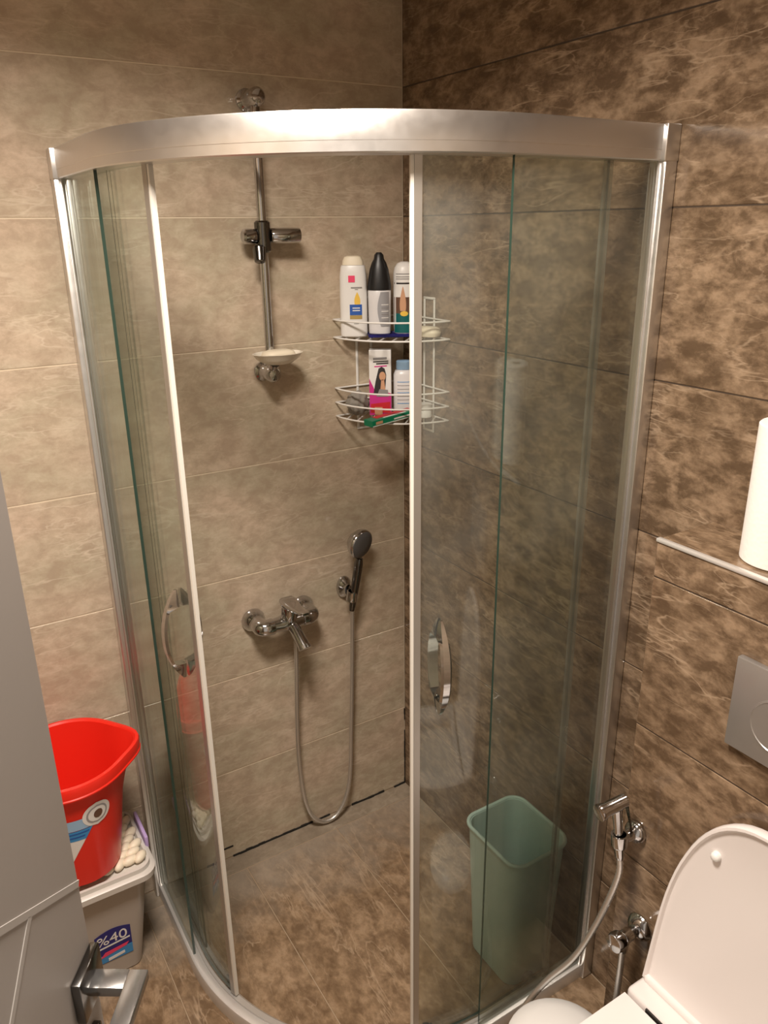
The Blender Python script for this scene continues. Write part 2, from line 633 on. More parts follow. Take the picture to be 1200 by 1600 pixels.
def path_sweep(s0, s1, prof):
    bm = bmesh.new()
    rings = []
    for s in stations(s0, s1):
        ring = []
        for off, z in prof:
            q, _ = on_path(s, off)
            ring.append(Vector((q.x, q.y, z)))
        rings.append(ring)
    add_rings(bm, rings)
    return bm

ZT0, ZT1 = 1.874, 1.930
enc = thing('shower_enclosure', 'quadrant shower enclosure with silver frame, clear glass and two sliding doors', 'shower enclosure', (0, 0, 0))
finish('top_rail', path_sweep(0.004, LT - 0.004, [(0.001, ZT1), (0.0, ZT1 - 0.002), (0.0, 1.8910), (0.0005, 1.8905), (0.0005, ZT0 + 0.002), (0.003, ZT0), (0.046, ZT0), (0.046, ZT1)]), 'aluminium', enc, 35)
finish('bottom_rail', path_sweep(0.004, LT - 0.004, [(0.0, 0.0), (0.0, 0.030), (0.003, 0.036), (0.010, 0.038), (0.018, 0.038), (0.018, 0.030), (0.026, 0.030), (0.026, 0.036), (0.040, 0.034), (0.046, 0.028), (0.046, 0.0)]), 'rail_metal', enc, 35)

def post(mirror):
    bm = bmesh.new()
    add_box(bm, -0.858, -0.836, -0.030, -0.0005, 0.0, ZT1 - 0.004, 0.003)
    add_box(bm, -0.8355, -0.818, -0.026, -0.0005, 0.0, ZT0, 0.003)
    add_box(bm, -0.846, -0.840, -0.034, -0.028, 0.0, ZT0, 0.001)
    cap = box(-0.859, -0.812, -0.034, -0.0005, ZT0 - 0.001, ZT1 + 0.001, bev=0.002)
    if mirror:
        for b in (bm, cap):
            for v in b.verts:
                v.co = Vector((v.co.y, v.co.x, v.co.z))
    finish('wall_post', bm, 'aluminium', enc, 35)
    finish('end_cap', cap, 'aluminium', enc, 35)
post(False)
post(True)

def pane(s0, s1, off, z0, z1, name, parent):
    bm = path_sweep(s0, s1, [(off, z0), (off, z1), (off + 0.006, z1), (off + 0.006, z0)])
    bm.normal_update()
    bmesh.ops.recalc_face_normals(bm, faces=bm.faces)
    for f in bm.faces:
        # narrow faces (rim of the sheet) get the green edge
        if f.calc_area() < 0.012 and (len(f.verts) == 4) and min((e.calc_length() for e in f.edges)) < 0.0065:
            f.material_index = 1
    return finish(name, bm, None, parent, 20, mats=['pane_glass', 'pane_edge'])

pane(0.012, 0.300, 0.010, 0.031, ZT0 + 0.01, 'fixed_pane', enc)
pane(LT - 0.345, LT - 0.012, 0.010, 0.031, ZT0 + 0.01, 'fixed_pane', enc)

def strip(s0, s1, o0, o1, z0, z1):
    return path_sweep(s0, s1, [(o0, z0), (o0, z1), (o1, z1), (o1, z0)])

def door(lead, trail, hs, side):
    dz0, dz1 = 0.045, ZT0 + 0.004
    a, b = min(lead, trail), max(lead, trail)
    sg = 1 if lead < trail else -1          # direction from the leading edge into the pane
    d = pane(a, b, 0.032, dz0, dz1, 'sliding_door', enc)
    d['label'] = 'curved clear glass sliding door'
    def st(name, x0, x1, o0, o1, mat):
        u0, u1 = lead + sg * x0, lead + sg * x1
        return finish(name, strip(min(u0, u1), max(u0, u1), o0, o1, dz0 - 0.006, dz1), mat, d, 35)
    st('seal_strip', 0.0, 0.013, 0.030, 0.041, 'seal_grey')
    st('magnetic_seal', -0.006, -0.0003, 0.031, 0.040, 'seal_white')
    u0, u1 = trail - sg * 0.016, trail + sg * 0.002
    if side == 'right':
        finish('trailing_seal', strip(min(u0, u1), max(u0, u1), 0.026, 0.0315, dz0 - 0.004, dz1), 'seal_clear', d, 35)
    # bow handle on both faces of the glass
    p, n = on_path(hs, 0.035)
    tan = Vector((-n.y, n.x))
    for face, sgn in (('outer', 1), ('inner', -1)):
        bm = bmesh.new()
        rings = []
        N = 40
        for i in range(N + 1):
            t = -1 + 2 * i / N
            z = 1.0 + 0.100 * t
            prot = 0.004 + 0.034 * (1 - abs(t) ** 2.2)
            w = 0.003 + 0.0075 * (1 - abs(t) ** 4)
            th = 0.0045
            if abs(t) > 0.62:                       # solid pointed ends that sit on the glass
                th += prot - 0.0032
                prot = 0.0032
            c = p + n * sgn * prot
            c2 = p + n * sgn * (prot + th)
            rings.append([Vector((c.x - tan.x * w, c.y - tan.y * w, z)), Vector((c.x + tan.x * w, c.y + tan.y * w, z)),
                          Vector((c2.x + tan.x * w * 0.6, c2.y + tan.y * w * 0.6, z)), Vector((c2.x - tan.x * w * 0.6, c2.y - tan.y * w * 0.6, z))])
        add_rings(bm, rings)
        for zz in (0.93, 1.07):
            t = (zz - 1.0) / 0.1
            pr = 0.004 + 0.034 * (1 - abs(t) ** 2.2)
            q = p + n * sgn * 0.003
            q2 = p + n * sgn * (pr + 0.001)
            add_rod(bm, (q.x, q.y, zz), (q2.x, q2.y, zz), 0.0065, n=14)
        h = finish('handle', bm, 'chrome', d, 40)
        h['label'] = 'bowed chrome pull handle'
    # rollers top and bottom
    for s in (lead + sg * 0.035, trail - sg * 0.05):
        for z in (0.048,):
            q, m = on_path(s, 0.040)
            bm = bmesh.new()
            add_rod(bm, (q.x, q.y, z), (q.x - m.x * 0.012, q.y - m.y * 0.012, z), 0.011, n=16, bev=0.002)
            tq = Vector((-m.y, m.x)) * 0.010
            add_box(bm, -0.016, 0.016, -0.003, 0.003, -0.007, 0.007, 0.001,
                    Matrix.Translation((q.x - m.x * 0.006, q.y - m.y * 0.006, z)) @ Matrix.Rotation(math.atan2(tq.y, tq.x), 4, 'Z'))
            finish('roller', bm, 'black_plastic', d, 40)
    return d

door(0.474, 0.034, 0.412, 'left')
door(0.958, 1.344, 1.012, 'right')

# ------------------------------------------------------------------ shower riser rail with slider and soap dish
def riser():
    X, Y = -0.420, -0.050
    t = thing('shower_rail', 'chrome shower riser rail with slider and soap dish on the beige wall', 'shower rail', (X, 0, 1.44))
    def fin(name, bm, mat, **k):
        for v in bm.verts:
            v.co -= Vector((X, 0, 1.44))
        return finish(name, bm, mat, k.get('parent', t), 40)
    bm = bmesh.new()
    add_rod(bm, (X, Y, 1.425), (X, Y, 2.058), 0.0105, n=20)
    fin('pole', bm, 'chrome')
    for z in (2.045, 1.440):
        bm = bmesh.new()
        add_lathe(bm, [(0.024, 0), (0.024, 0.006), (0.018, 0.012), (0.014, 0.02), (0.014, 0.04)], frame((X, -0.0005, z), (0, -1, 0)), 24)
        fin('wall_flange', bm, 'chrome')
        bm = bmesh.new()
        add_lathe(bm, [(0.010, -0.022), (0.018, -0.018), (0.0195, 0.0), (0.0195, 0.012), (0.014, 0.020), (0.004, 0.0225)], frame((X, Y - 0.004, z), (0, -1, 0)), 24)
        fin('end_knob', bm, 'chrome')
    # slider: clamp ring, knob, tapered holder
    sl_bm = bmesh.new()
    add_rod(sl_bm, (X, Y, 1.722), (X, Y, 1.792), 0.0185, n=24, bev=0.004)
    sl = fin('slider', sl_bm, 'chrome_dark')
    bm = bmesh.new()
    add_lathe(bm, [(0.012, 0.0), (0.0165, 0.002), (0.0175, 0.012), (0.0165, 0.028), (0.012, 0.032)], frame((X - 0.018, Y, 1.758), (-1, 0, 0)), 24)
    fin('clamp_knob', bm, 'chrome', parent=sl)
    bm = bmesh.new()
    add_lathe(bm, [(0.014, 0.0), (0.017, 0.004), (0.0175, 0.05), (0.0165, 0.072), (0.0125, 0.073), (0.011, 0.03)], frame((X + 0.017, Y - 0.004, 1.759), (1, -0.05, 0)), 24)
    fin('shower_holder', bm, 'chrome', parent=sl)
    bm = bmesh.new()
    add_lathe(bm, [(0.012, 0.0), (0.0155, 0.004), (0.013, 0.034), (0.010, 0.036)], frame((X - 0.016, Y - 0.012, 1.735), (-0.15, -0.4, -1)), 20)
    fin('release_lever', bm, 'chrome_dark', parent=sl)
    # soap dish, open oval bowl
    bm = bmesh.new()
    prof = [(0.2, -0.026), (0.55, -0.024), (0.85, -0.012), (1.0, 0.0), (1.03, 0.001), (0.97, 0.0015), (0.80, -0.009), (0.5, -0.019), (0.1, -0.021)]
    rings = [[Vector((-0.412 + 0.062 * k * c0, -0.078 + 0.046 * k * s0, 1.492 + z)) for c0, s0 in ellipse(1, 1, 32)] for k, z in prof]
    add_rings(bm, rings)
    d = fin('soap_dish', bm, 'dish_glass')
    d['label'] = 'milky glass soap dish at the foot of the rail'
    bm = bmesh.new()
    add_rod(bm, (X, Y, 1.435), (X - 0.0, Y - 0.022, 1.468), 0.010, 0.014, n=18)
    fin('dish_bracket', bm, 'chrome')
    bm = bmesh.new()
    for f in [0]:
        pr = [(0.55, 0.0), (0.92, 0.004), (1.0, 0.010), (0.92, 0.017), (0.6, 0.021)]
        add_rings(bm, [[Vector((-0.410 + 0.042 * k * c0, -0.078 + 0.027 * k * s0, 1.4795 + z)) for c0, s0 in ellipse(1, 1, 28, 2.6)] for k, z in pr])
    tag(finish('soap_bar', bm, 'soap', None, 50), 'cream soap bar lying in the dish below the riser rail', 'soap')
riser()

# ------------------------------------------------------------------ bath mixer tap, hose, hand shower
def mixer():
    xl, xr, z, yb = -0.498, -0.348, 0.764, -0.066
    xm = (xl + xr) / 2
    o = Vector((xm, 0, z))
    t = thing('mixer_tap', 'chrome single-lever shower mixer tap on the beige wall', 'tap', o)
    def fin(name, bm, mat='chrome', parent=t):
        for v in bm.verts:
            v.co -= o
        return finish(name, bm, mat, parent, 45)
    for x in (xl, xr):
        bm = bmesh.new()
        add_lathe(bm, [(0.033, 0), (0.0335, 0.006), (0.031, 0.014), (0.024, 0.026), (0.019, 0.034), (0.0185, 0.05)], frame((x, -0.0005, z), (0, -1, 0)), 28)
        fin('wall_rosette', bm)
        bm = bmesh.new()
        add_tube(bm, catmull([(x, -0.040, z), (x, -0.058, z), (x + (0.012 if x < xm else -0.012), yb, z), (x + (0.030 if x < xm else -0.030), yb, z)], 5), 0.0225, 20)
        fin('union_elbow', bm)
    bm = bmesh.new()
    add_lathe(bm, [(0.0195, 0.0), (0.0195, 0.03), (0.0225, 0.052), (0.0240, 0.07), (0.0225, 0.09), (0.0195, 0.11), (0.0195, 0.14)], frame((xl + 0.005, yb, z), (1, 0, 0)), 26)
    fin('body', bm)
    bm = bmesh.new()
    add_lathe(bm, [(0.020, 0.0), (0.0225, 0.012), (0.0225, 0.044), (0.021, 0.048)], frame((xm + 0.004, yb - 0.002, z + 0.008), (0.0, -0.18, 1)), 26)
    fin('cartridge_cover', bm)
    # lever: cap with a flat tongue reaching forward over the tap
    bm = bmesh.new()
    rings = []
    for y, w, z0, th in ((0.026, 0.012, 0.053, 0.012), (0.020, 0.021, 0.052, 0.018), (0.0, 0.0245, 0.050, 0.021), (-0.020, 0.022, 0.050, 0.019), (-0.045, 0.017, 0.055, 0.012), (-0.075, 0.0145, 0.061, 0.009), (-0.098, 0.012, 0.066, 0.008), (-0.104, 0.008, 0.068, 0.006)):
        rings.append([Vector((xm + 0.004 + a, yb - 0.008 + y, z + z0 + th / 2 + b)) for a, b in rrect(w, th / 2, th * 0.42, 3)])
    add_rings(bm, rings)
    fin('lever', bm)
    # bath spout with diverter and hose outlet
    bm = bmesh.new()
    add_tube(bm, catmull([(xm + 0.004, yb + 0.002, z - 0.002), (xm + 0.008, yb - 0.022, z - 0.012), (xm + 0.010, yb - 0.050, z - 0.030), (xm + 0.012, yb - 0.074, z - 0.048)], 6), 0.0165, 18)
    add_lathe(bm, [(0.0175, 0.0), (0.0175, 0.010), (0.013, 0.011)], frame((xm + 0.012, yb - 0.070, z - 0.044), (0.05, -0.55, -0.6)), 20)
    fin('spout', bm)
    bm = bmesh.new()
    add_lathe(bm, [(0.010, 0.0), (0.010, 0.02), (0.0125, 0.021), (0.0125, 0.038), (0.009, 0.040)], frame((xm + 0.022, yb + 0.004, z - 0.014), (0, 0, -1)), 18)
    fin('hose_outlet', bm)
mixer()

def shower_hose():
    pts = [(-0.401, -0.062, 0.712), (-0.401, -0.060, 0.64), (-0.402, -0.045, 0.46), (-0.401, -0.036, 0.30), (-0.392, -0.034, 0.16), (-0.374, -0.034, 0.075),
           (-0.345, -0.034, 0.028), (-0.312, -0.036, 0.014), (-0.277, -0.036, 0.028), (-0.243, -0.034, 0.085), (-0.226, -0.032, 0.17), (-0.216, -0.030, 0.34), (-0.209, -0.034, 0.55), (-0.212, -0.050, 0.745)]
    bm = bmesh.new()
    add_tube(bm, catmull(pts, 10), 0.0068, 10, rib=0.16)
    tag(finish('shower_hose', bm, 'hose_metal', None, 60), 'ribbed metal shower hose looping from the mixer to the hand shower', 'hose')
shower_hose()

def hand_shower():
    o = Vector((-0.212, 0, 0.79))
    h = thing('hand_shower_holder', 'chrome wall bracket carrying the hand shower', 'shower bracket', o)
    bm = bmesh.new()
    rings = [[Vector((a * k, -y, b * k)) for a, b in ellipse(0.024, 0.034, 28)] for y, k in ((0.0005, 1.0), (0.006, 1.0), (0.012, 0.85), (0.022, 0.6), (0.03, 0.5))]
    add_rings(bm, rings)
    finish('backplate', bm, 'chrome', h, 40)
    bm = bmesh.new()
    add_lathe(bm, [(0.0165, 0.0), (0.0175, 0.004), (0.0165, 0.030), (0.0125, 0.030), (0.0115, 0.002)], frame((0.0, -0.048, -0.024), (0.06, -0.12, 1)), 22)
    finish('cradle', bm, 'chrome', h, 40)
    t = thing('hand_shower', 'dark chrome hand shower with round head resting in its wall bracket', 'shower head', (-0.212, -0.050, 0.745))
    A = Vector((0, 0, 0.0))
    Bv = Vector((0.016, -0.020, 0.155))
    bm = bmesh.new()
    add_lathe(bm, [(0.0075, -0.012), (0.0095, 0.0), (0.0105, 0.03), (0.0115, 0.06), (0.0125, 0.10), (0.0125, 0.14), (0.010, 0.158)], frame(A, Bv - A), 20)
    finish('grip', bm, 'chrome_dark', t, 40)
    nrm = Vector((0.30, -0.93, -0.15)).normalized()
    ctr = Bv + Vector((0.002, -0.004, 0.046))
    bm = bmesh.new()
    M = frame(ctr, nrm)
    add_lathe(bm, [(0.012, -0.032), (0.026, -0.026), (0.038, -0.013), (0.0425, -0.002), (0.0425, 0.006), (0.040, 0.009)], M, 30)
    finish('head', bm, 'chrome', t, 40)
    bm = bmesh.new()
    add_lathe(bm, [(0.0395, 0.0085), (0.037, 0.0105), (0.010, 0.0115)], M, 30)
    finish('spray_face', bm, 'spray_grey', t, 40)
hand_shower()

# ------------------------------------------------------------------ corner caddy
CAD = 0.215
def caddy():
    t = thing('corner_caddy', 'white wire corner caddy with two shelves in the shower corner', 'caddy', (0, 0, 1.25))
    g = 0.004
    def arc(r, z, n=20):
        return [Vector((-g - r * math.cos(a), -g - r * math.sin(a), z)) for a in (PI / 2 * i / n for i in range(n + 1))]
    def loop(r, z, wr):
        bm = bmesh.new()
        A = arc(r, z)
        pts = [Vector((-g, -g, z))] + [Vector((-g - r * 0.5, -g, z))] + A + [Vector((-g, -g - r * 0.5, z))] + [Vector((-g, -g, z))]
        add_tube(bm, pts, wr, 8)
        for v in bm.verts:
            v.co.z -= 1.25
        return bm
    def shelf(zf, rails):
        bm = loop(CAD, zf, 0.0024)
        sh = finish('shelf', bm, 'white_wire', t, 50)
        n = 9
        for i in range(1, n):
            # slats fan parallel to the diagonal of the corner
            c = -0.145 + 0.29 * i / n
            d = Vector((-1, -1)).normalized()
            e = Vector((1, -1)).normalized()
            b = e * c
            # back end on the wall wires
            s0 = abs(c)
            p0 = b + d * s0
            s1 = math.sqrt(max(CAD ** 2 - c * c, 0))
            p1 = b + d * s1
            if s1 - s0 < 0.01:
                continue
            w = bmesh.new()
            add_tube(w, [Vector((p0.x - g, p0.y - g, zf - 1.25)), Vector((p1.x - g, p1.y - g, zf - 1.25))], 0.0019, 6)
            finish('slat_wire', w, 'white_wire', sh, 50)
        for z in rails:
            finish('guard_rail', loop(CAD, z, 0.0024), 'white_wire', sh, 50)
    shelf(1.507, [1.552])
    shelf(1.299, [1.336, 1.374])
    for ax in (0, 1):
        bm = bmesh.new()
        for k, u in enumerate((0.150, 0.106)):
            if ax == 0:
                add_box(bm, -u - 0.0035, -u + 0.0035, -0.0042, -0.0018, 0.006, 0.352, 0.0008)
            else:
                add_box(bm, -0.0042, -0.0018, -u - 0.0035, -u + 0.0035, 0.006, 0.352, 0.0008)
        for z in (0.352, 0.006):
            if ax == 0:
                add_box(bm, -0.1535, -0.1025, -0.0042, -0.0018, z - 0.003, z + 0.003, 0.0008)
            else:
                add_box(bm, -0.0042, -0.0018, -0.1535, -0.1025, z - 0.003, z + 0.003, 0.0008)
        finish('upright', bm, 'white_wire', t, 50)
caddy()

FACE = math.radians(-30)

def bottle_loft(prof, pw=2.4, n=32):
    bm = bmesh.new()
    add_rings(bm, [[Vector((x, y, z)) for x, y in ellipse(a, b, n, pw)] for z, a, b in prof])
    return bm

def wrap(parent, name, u0, u1, z0, z1, a, b, mat, pw=2.4, lift=0.0005, shape=None, m=10):
    """thin print lying on the front (local -Y) of an oval bottle; shape(u,v) trims it, u and v in 0..1"""
    def surf(u, l):
        q = max(0.0, 1 - abs(u / a) ** pw) ** (1 / pw)
        return -b * q - l
    bm = bmesh.new()
    grid = {}
    for i in range(m + 1):
        for j in range(m + 1):
            fu, fv = i / m, j / m
            if shape:
                lo, hi = shape(fv)
                fu = lo + (hi - lo) * fu
            u = u0 + (u1 - u0) * fu
            grid[i, j] = bm.verts.new((u, surf(u, lift), z0 + (z1 - z0) * fv))
    for i in range(m):
        for j in range(m):
            bm.faces.new((grid[i, j], grid[i + 1, j], grid[i + 1, j + 1], grid[i, j + 1]))
    r = bmesh.ops.solidify(bm, geom=bm.faces[:], thickness=0.0004)
    return finish(name, bm, mat, parent, 50)

def oval_shape(fv):
    w = math.sqrt(max(0.0, 1 - (2 * fv - 1) ** 2)) / 2
    return 0.5 - max(w, 0.01), 0.5 + max(w, 0.01)

def drop_shape(fv):
    w = 0.5 * math.sin(PI * min(1, fv * 0.75 + 0.25)) ** 0.8 * (1 - fv * 0.35)
    return 0.5 - max(w, 0.02), 0.5 + max(w, 0.02)

ZU, ZL = 1.5100, 1.3018      # tops of the shelf wires

# tall white shampoo bottle
t = thing('shampoo_bottle', 'tall white shampoo bottle with pink square and blue label, leftmost on the upper shelf', 'bottle', (-0.178, -0.042, ZU), FACE, 'bottles on the upper caddy shelf')
A_, B_ = 0.0348, 0.0225
bd = finish('body', bottle_loft([(0.0, 0.030, 0.018), (0.003, 0.034, 0.0215), (0.010, A_, B_), (0.10, A_, B_), (0.150, 0.034, 0.022), (0.172, 0.031, 0.0205), (0.176, 0.029, 0.019)], 2.8), 'white_plastic', t, 40)
finish('cap', bottle_loft([(0.1765, 0.027, 0.018), (0.186, 0.026, 0.017), (0.196, 0.021, 0.014), (0.1985, 0.014, 0.010)], 2.6), 'soap', t, 40)
wrap(bd, 'logo_square', -0.012, 0.0045, 0.136, 0.152, 0.0335, 0.0218, 'p_pink', 2.8, 0.0016)
for z0, z1, u0, u1 in ((0.1215, 0.1245, -0.006, 0.022), (0.118, 0.1195, 0.004, 0.012)):
    wrap(bd, 'print_line', u0, u1, z0, z1, A_, B_, 'p_grey', 2.8, 0.0012, m=6)
wrap(bd, 'yellow_drop', 0.001, 0.018, 0.082, 0.112, A_, B_, 'p_yellow', 2.8, 0.0006, drop_shape)
lb = wrap(bd, 'blue_label', -0.010, 0.021, 0.056, 0.082, A_, B_, 'p_blue', 2.8, 0.0006)
wrap(bd, 'gold_band', -0.010, 0.021, 0.046, 0.0555, A_, B_, 'p_gold', 2.8, 0.0006, m=6)
for z0 in (0.072, 0.066):
    wrap(bd, 'print_line', -0.003, 0.016, z0, z0 + 0.0025, A_, B_, 'p_white', 2.8, 0.0011, m=6)
wrap(bd, 'print_line', 0.0, 0.012, 0.034, 0.0355, A_, B_, 'p_grey', 2.8, 0.0006, m=6)

# white bottle with a pointed black cap
t = thing('conditioner_bottle', 'white and silver bottle with tall pointed black cap on the upper shelf', 'bottle', (-0.124, -0.080, ZU + 0.0058), FACE, 'bottles on the upper caddy shelf')
bd = finish('body', bottle_loft([(0.0, 0.023, 0.016), (0.003, 0.0275, 0.020), (0.03, 0.0283, 0.021), (0.08, 0.0290, 0.022), (0.108, 0.0293, 0.022), (0.110, 0.028, 0.021)], 2.3), 'pearl_plastic', t, 40)
finish('cap', bottle_loft([(0.1105, 0.0300, 0.0235), (0.118, 0.0300, 0.0235), (0.135, 0.0275, 0.022), (0.160, 0.0235, 0.019), (0.176, 0.018, 0.015), (0.184, 0.013, 0.012), (0.194, 0.0115, 0.010), (0.200, 0.006, 0.006)], 2.2), 'black_plastic', t, 40)
wrap(bd, 'silver_label', -0.006, 0.024, 0.022, 0.106, 0.0285, 0.0210, 'silver_print', 2.3, 0.0016, lambda v: (0.28 - 0.28 * math.sin(PI * v), 1.0))
for k in range(6):
    wrap(bd, 'print_line', 0.004, 0.022, 0.034 + k * 0.008, 0.036 + k * 0.008, 0.030, 0.021, 'p_white' if k % 2 else 'p_grey', 2.3, 0.0022, m=6)

# white bottle with a picture and green foot
t = thing('hair_cream_bottle', 'white round-shouldered bottle with brown picture and green foot, half behind the door strip', 'bottle', (-0.064, -0.104, ZU + 0.0058), FACE, 'bottles on the upper caddy shelf')
bd = finish('body', bottle_loft([(0.0, 0.024, 0.018), (0.003, 0.027, 0.021), (0.03, 0.028, 0.022), (0.15, 0.028, 0.022), (0.163, 0.025, 0.020), (0.173, 0.018, 0.015), (0.177, 0.009, 0.008)], 2.2), 'white_plastic', t, 45)
wrap(bd, 'green_foot', -0.026, 0.026, 0.004, 0.052, 0.028, 0.022, 'p_teal', 2.2, 0.0004)
wrap(bd, 'picture', -0.026, 0.026, 0.052, 0.092, 0.028, 0.022, 'p_brown', 2.2, 0.0004)
wrap(bd, 'figure', -0.014, 0.004, 0.058, 0.118, 0.028, 0.022, 'p_skin', 2.2, 0.0010, drop_shape)
wrap(bd, 'flower', -0.012, 0.008, 0.045, 0.058, 0.028, 0.022, 'p_yellow', 2.2, 0.0012, oval_shape)
wrap(bd, 'stripe', -0.026, 0.026, 0.1235, 0.1275, 0.028, 0.022, 'p_dark', 2.2, 0.0005, m=8)
for z0 in (0.140, 0.135, 0.147):
    wrap(bd, 'print_line', -0.022, 0.012, z0, z0 + 0.0022, 0.028, 0.022, 'p_grey', 2.2, 0.0005, m=6)

# navy tray under two of the bottles
bm = bmesh.new()
Mc = Matrix.Translation((-0.0925, -0.093, ZU)) @ Matrix.Rotation(math.radians(-28), 4, 'Z')
def _tr(hx, hy, r, z):
    return [Mc @ Vector((x, y, z)) for x, y in rrect(hx, hy, r, 5)]
add_rings(bm, [_tr(0.062, 0.028, 0.008, 0.0), _tr(0.064, 0.030, 0.010, 0.001), _tr(0.0655, 0.0315, 0.011, 0.0085), _tr(0.0640, 0.0300, 0.010, 0.0085), _tr(0.0625, 0.0285, 0.009, 0.0055)])
tag(finish('soap_tray', bm, 'p_navy', None, 40), 'flat navy blue tray under two bottles of the upper caddy shelf', 'tray')

# soap on the right of the upper shelf
def soap_at(name, x, y, z, a, b, h, rot, mat, label):
    bm = bmesh.new()
    M = Matrix.Translation((x, y, z)) @ Matrix.Rotation(rot, 4, 'Z')
    pr = [(0.6, 0.0), (0.9, 0.1), (1.0, 0.4), (1.0, 0.52), (0.985, 0.55), (0.9, 0.86), (0.6, 1.0)]
    add_rings(bm, [[M @ Vector((a * k * p, b * k * q, h * zz)) for p, q in ellipse(1, 1, 28, 2.5)] for k, zz in pr])
    return tag(finish(name, bm, mat, None, 50), label, 'soap')
soap_at('soap_bar', -0.032, -0.162, ZU, 0.036, 0.024, 0.026, math.radians(-70), 'soap', 'pale cream soap bar at the right end of the upper caddy shelf')

# lower shelf -------------------------------------------------------
# hair dye box
t = thing('hair_dye_box', 'upright white and pink hair dye carton with a woman printed on it', 'carton', (-0.112, -0.060, ZL), math.radians(-34), 'things on the lower caddy shelf')
bd = finish('carton', box(-0.029, 0.029, -0.016, 0.016, 0.0, 0.172, bev=0.001), 'white_plastic', t)
def flat(parent, name, pts, mat, y, th=0.0004):
    bm = bmesh.new()
    add_rings(bm, [[Vector((x, y, z)) for x, z in pts], [Vector((x, y - th, z)) for x, z in pts]])
    return finish(name, bm, mat, parent)
def oval(cx, cz, rx, rz, n=20):
    return [(cx + rx * math.cos(2 * PI * i / n), cz + rz * math.sin(2 * PI * i / n)) for i in range(n)]
Y0 = -0.0161
flat(bd, 'pink_panel', [(-0.029, 0.0), (0.029, 0.0), (0.029, 0.058), (-0.016, 0.070), (-0.029, 0.098)], 'p_magenta', Y0)
flat(bd, 'red_panel', [(-0.026, 0.006), (0.026, 0.006), (0.026, 0.036), (-0.026, 0.030)], 'p_red', Y0 - 0.0004)
flat(bd, 'hair', [(-0.018, 0.058), (-0.012, 0.092), (-0.004, 0.124), (0.004, 0.129), (0.012, 0.124), (0.016, 0.108), (0.014, 0.080), (0.012, 0.058)], 'p_dark', Y0 - 0.0006)
flat(bd, 'face', oval(0.006, 0.104, 0.0085, 0.012), 'p_skin', Y0 - 0.0011)
flat(bd, 'neck', [(0.0, 0.066), (0.014, 0.066), (0.010, 0.096), (0.003, 0.096)], 'p_skin', Y0 - 0.0011)
flat(bd, 'dress', [(-0.010, 0.050), (0.022, 0.050), (0.020, 0.068), (-0.002, 0.070)], 'p_grey', Y0 - 0.0013)
for x0, x1, z0, z1, mt in ((-0.018, 0.022, 0.140, 0.143, 'p_dark'), (-0.018, 0.018, 0.146, 0.152, 'p_grey'), (-0.010, 0.022, 0.1345, 0.138, 'p_dark'), (-0.015, 0.018, 0.1275, 0.1305, 'p_magenta')):
    flat(bd, 'print_line', [(x0, z0), (x1, z0 + 0.002), (x1, z1 + 0.002), (x0, z1)], mt, Y0)

# white bottle with light blue cap
t = thing('lotion_bottle', 'small white bottle with light blue cap on the lower shelf', 'bottle', (-0.058, -0.090, ZL), FACE, 'things on the lower caddy shelf')
bd = finish('body', bottle_loft([(0.0, 0.022, 0.016), (0.003, 0.026, 0.019), (0.02, 0.027, 0.020), (0.105, 0.027, 0.020), (0.116, 0.023, 0.017), (0.119, 0.017, 0.013)], 2.6), 'pearl_plastic', t, 40)
finish('cap', bottle_loft([(0.1195, 0.019, 0.015), (0.121, 0.020, 0.016), (0.140, 0.0195, 0.0155), (0.142, 0.017, 0.013)], 2.3), 'p_skyblue', t, 40)
for k in range(7):
    wrap(bd, 'print_line', -0.018, 0.014, 0.030 + k * 0.0095, 0.0316 + k * 0.0095, 0.027, 0.020, 'p_grey' if k % 3 else 'p_cyan', 2.6, 0.0005, m=6)

# grey mesh sponge
bm = bmesh.new()
bmesh.ops.create_icosphere(bm, subdivisions=4, radius=1.0)
for v in bm.verts:
    d = v.co.copy()
    k = 1 + 0.13 * math.sin(9 * d.x + 3 * d.z) * math.sin(7 * d.y + 5 * d.z) + 0.06 * math.sin(23 * d.x) * math.sin(19 * d.z + 11 * d.y)
    v.co = Vector((d.x * 0.033 * k, d.y * 0.026 * k, 0.033 + d.z * 0.031 * k))
    v.co.z = max(v.co.z, 0.0005)
    v.co = Matrix.Rotation(math.radians(10), 4, 'Z') @ v.co + Vector((-0.172, -0.040, ZL))
tag(finish('bath_sponge', bm, 'sponge_grey', None, 80), 'crumpled grey bath sponge at the left end of the lower shelf', 'sponge')

# green toothpaste box sticking out over the front of the lower shelf
t = thing('toothpaste_box', 'long green and red toothpaste carton lying across the front of the lower shelf', 'carton', (-0.142, -0.157, ZL + 0.001), math.radians(8), 'things on the lower caddy shelf')
Mt = Matrix.Rotation(math.radians(-3), 4, 'Y') @ Matrix.Diagonal((0.84, 0.9, 1, 1)) @ Matrix.Translation((-0.008, 0, 0.003))
bd = finish('carton', box(-0.080, 0.095, -0.019, 0.019, 0.0, 0.016, bev=0.001, M=Mt), 'p_green', t)
def patch(name, x0, x1, z0, z1, mat, y=-0.0192):
    b = bmesh.new()
    add_box(b, x0, x1, y - 0.0004, y, z0, z1, 0.0, Mt)
    finish(name, b, mat, bd)
patch('white_edge', -0.078, 0.094, 0.0008, 0.0030, 'p_white')
patch('picture', -0.066, -0.040, 0.005, 0.012, 'p_skin')
patch('print_line', 0.005, 0.070, 0.006, 0.010, 'p_white')
b = bmesh.new()
add_box(b, -0.05, 0.094, -0.004, 0.018, 0.0161, 0.0166, 0.0, Mt)
finish('red_panel', b, 'p_red', bd)
b = bmesh.new()
add_box(b, -0.03, 0.06, -0.014, -0.007, 0.0161, 0.0166, 0.0, Mt)
finish('print_line', b, 'p_white', bd)
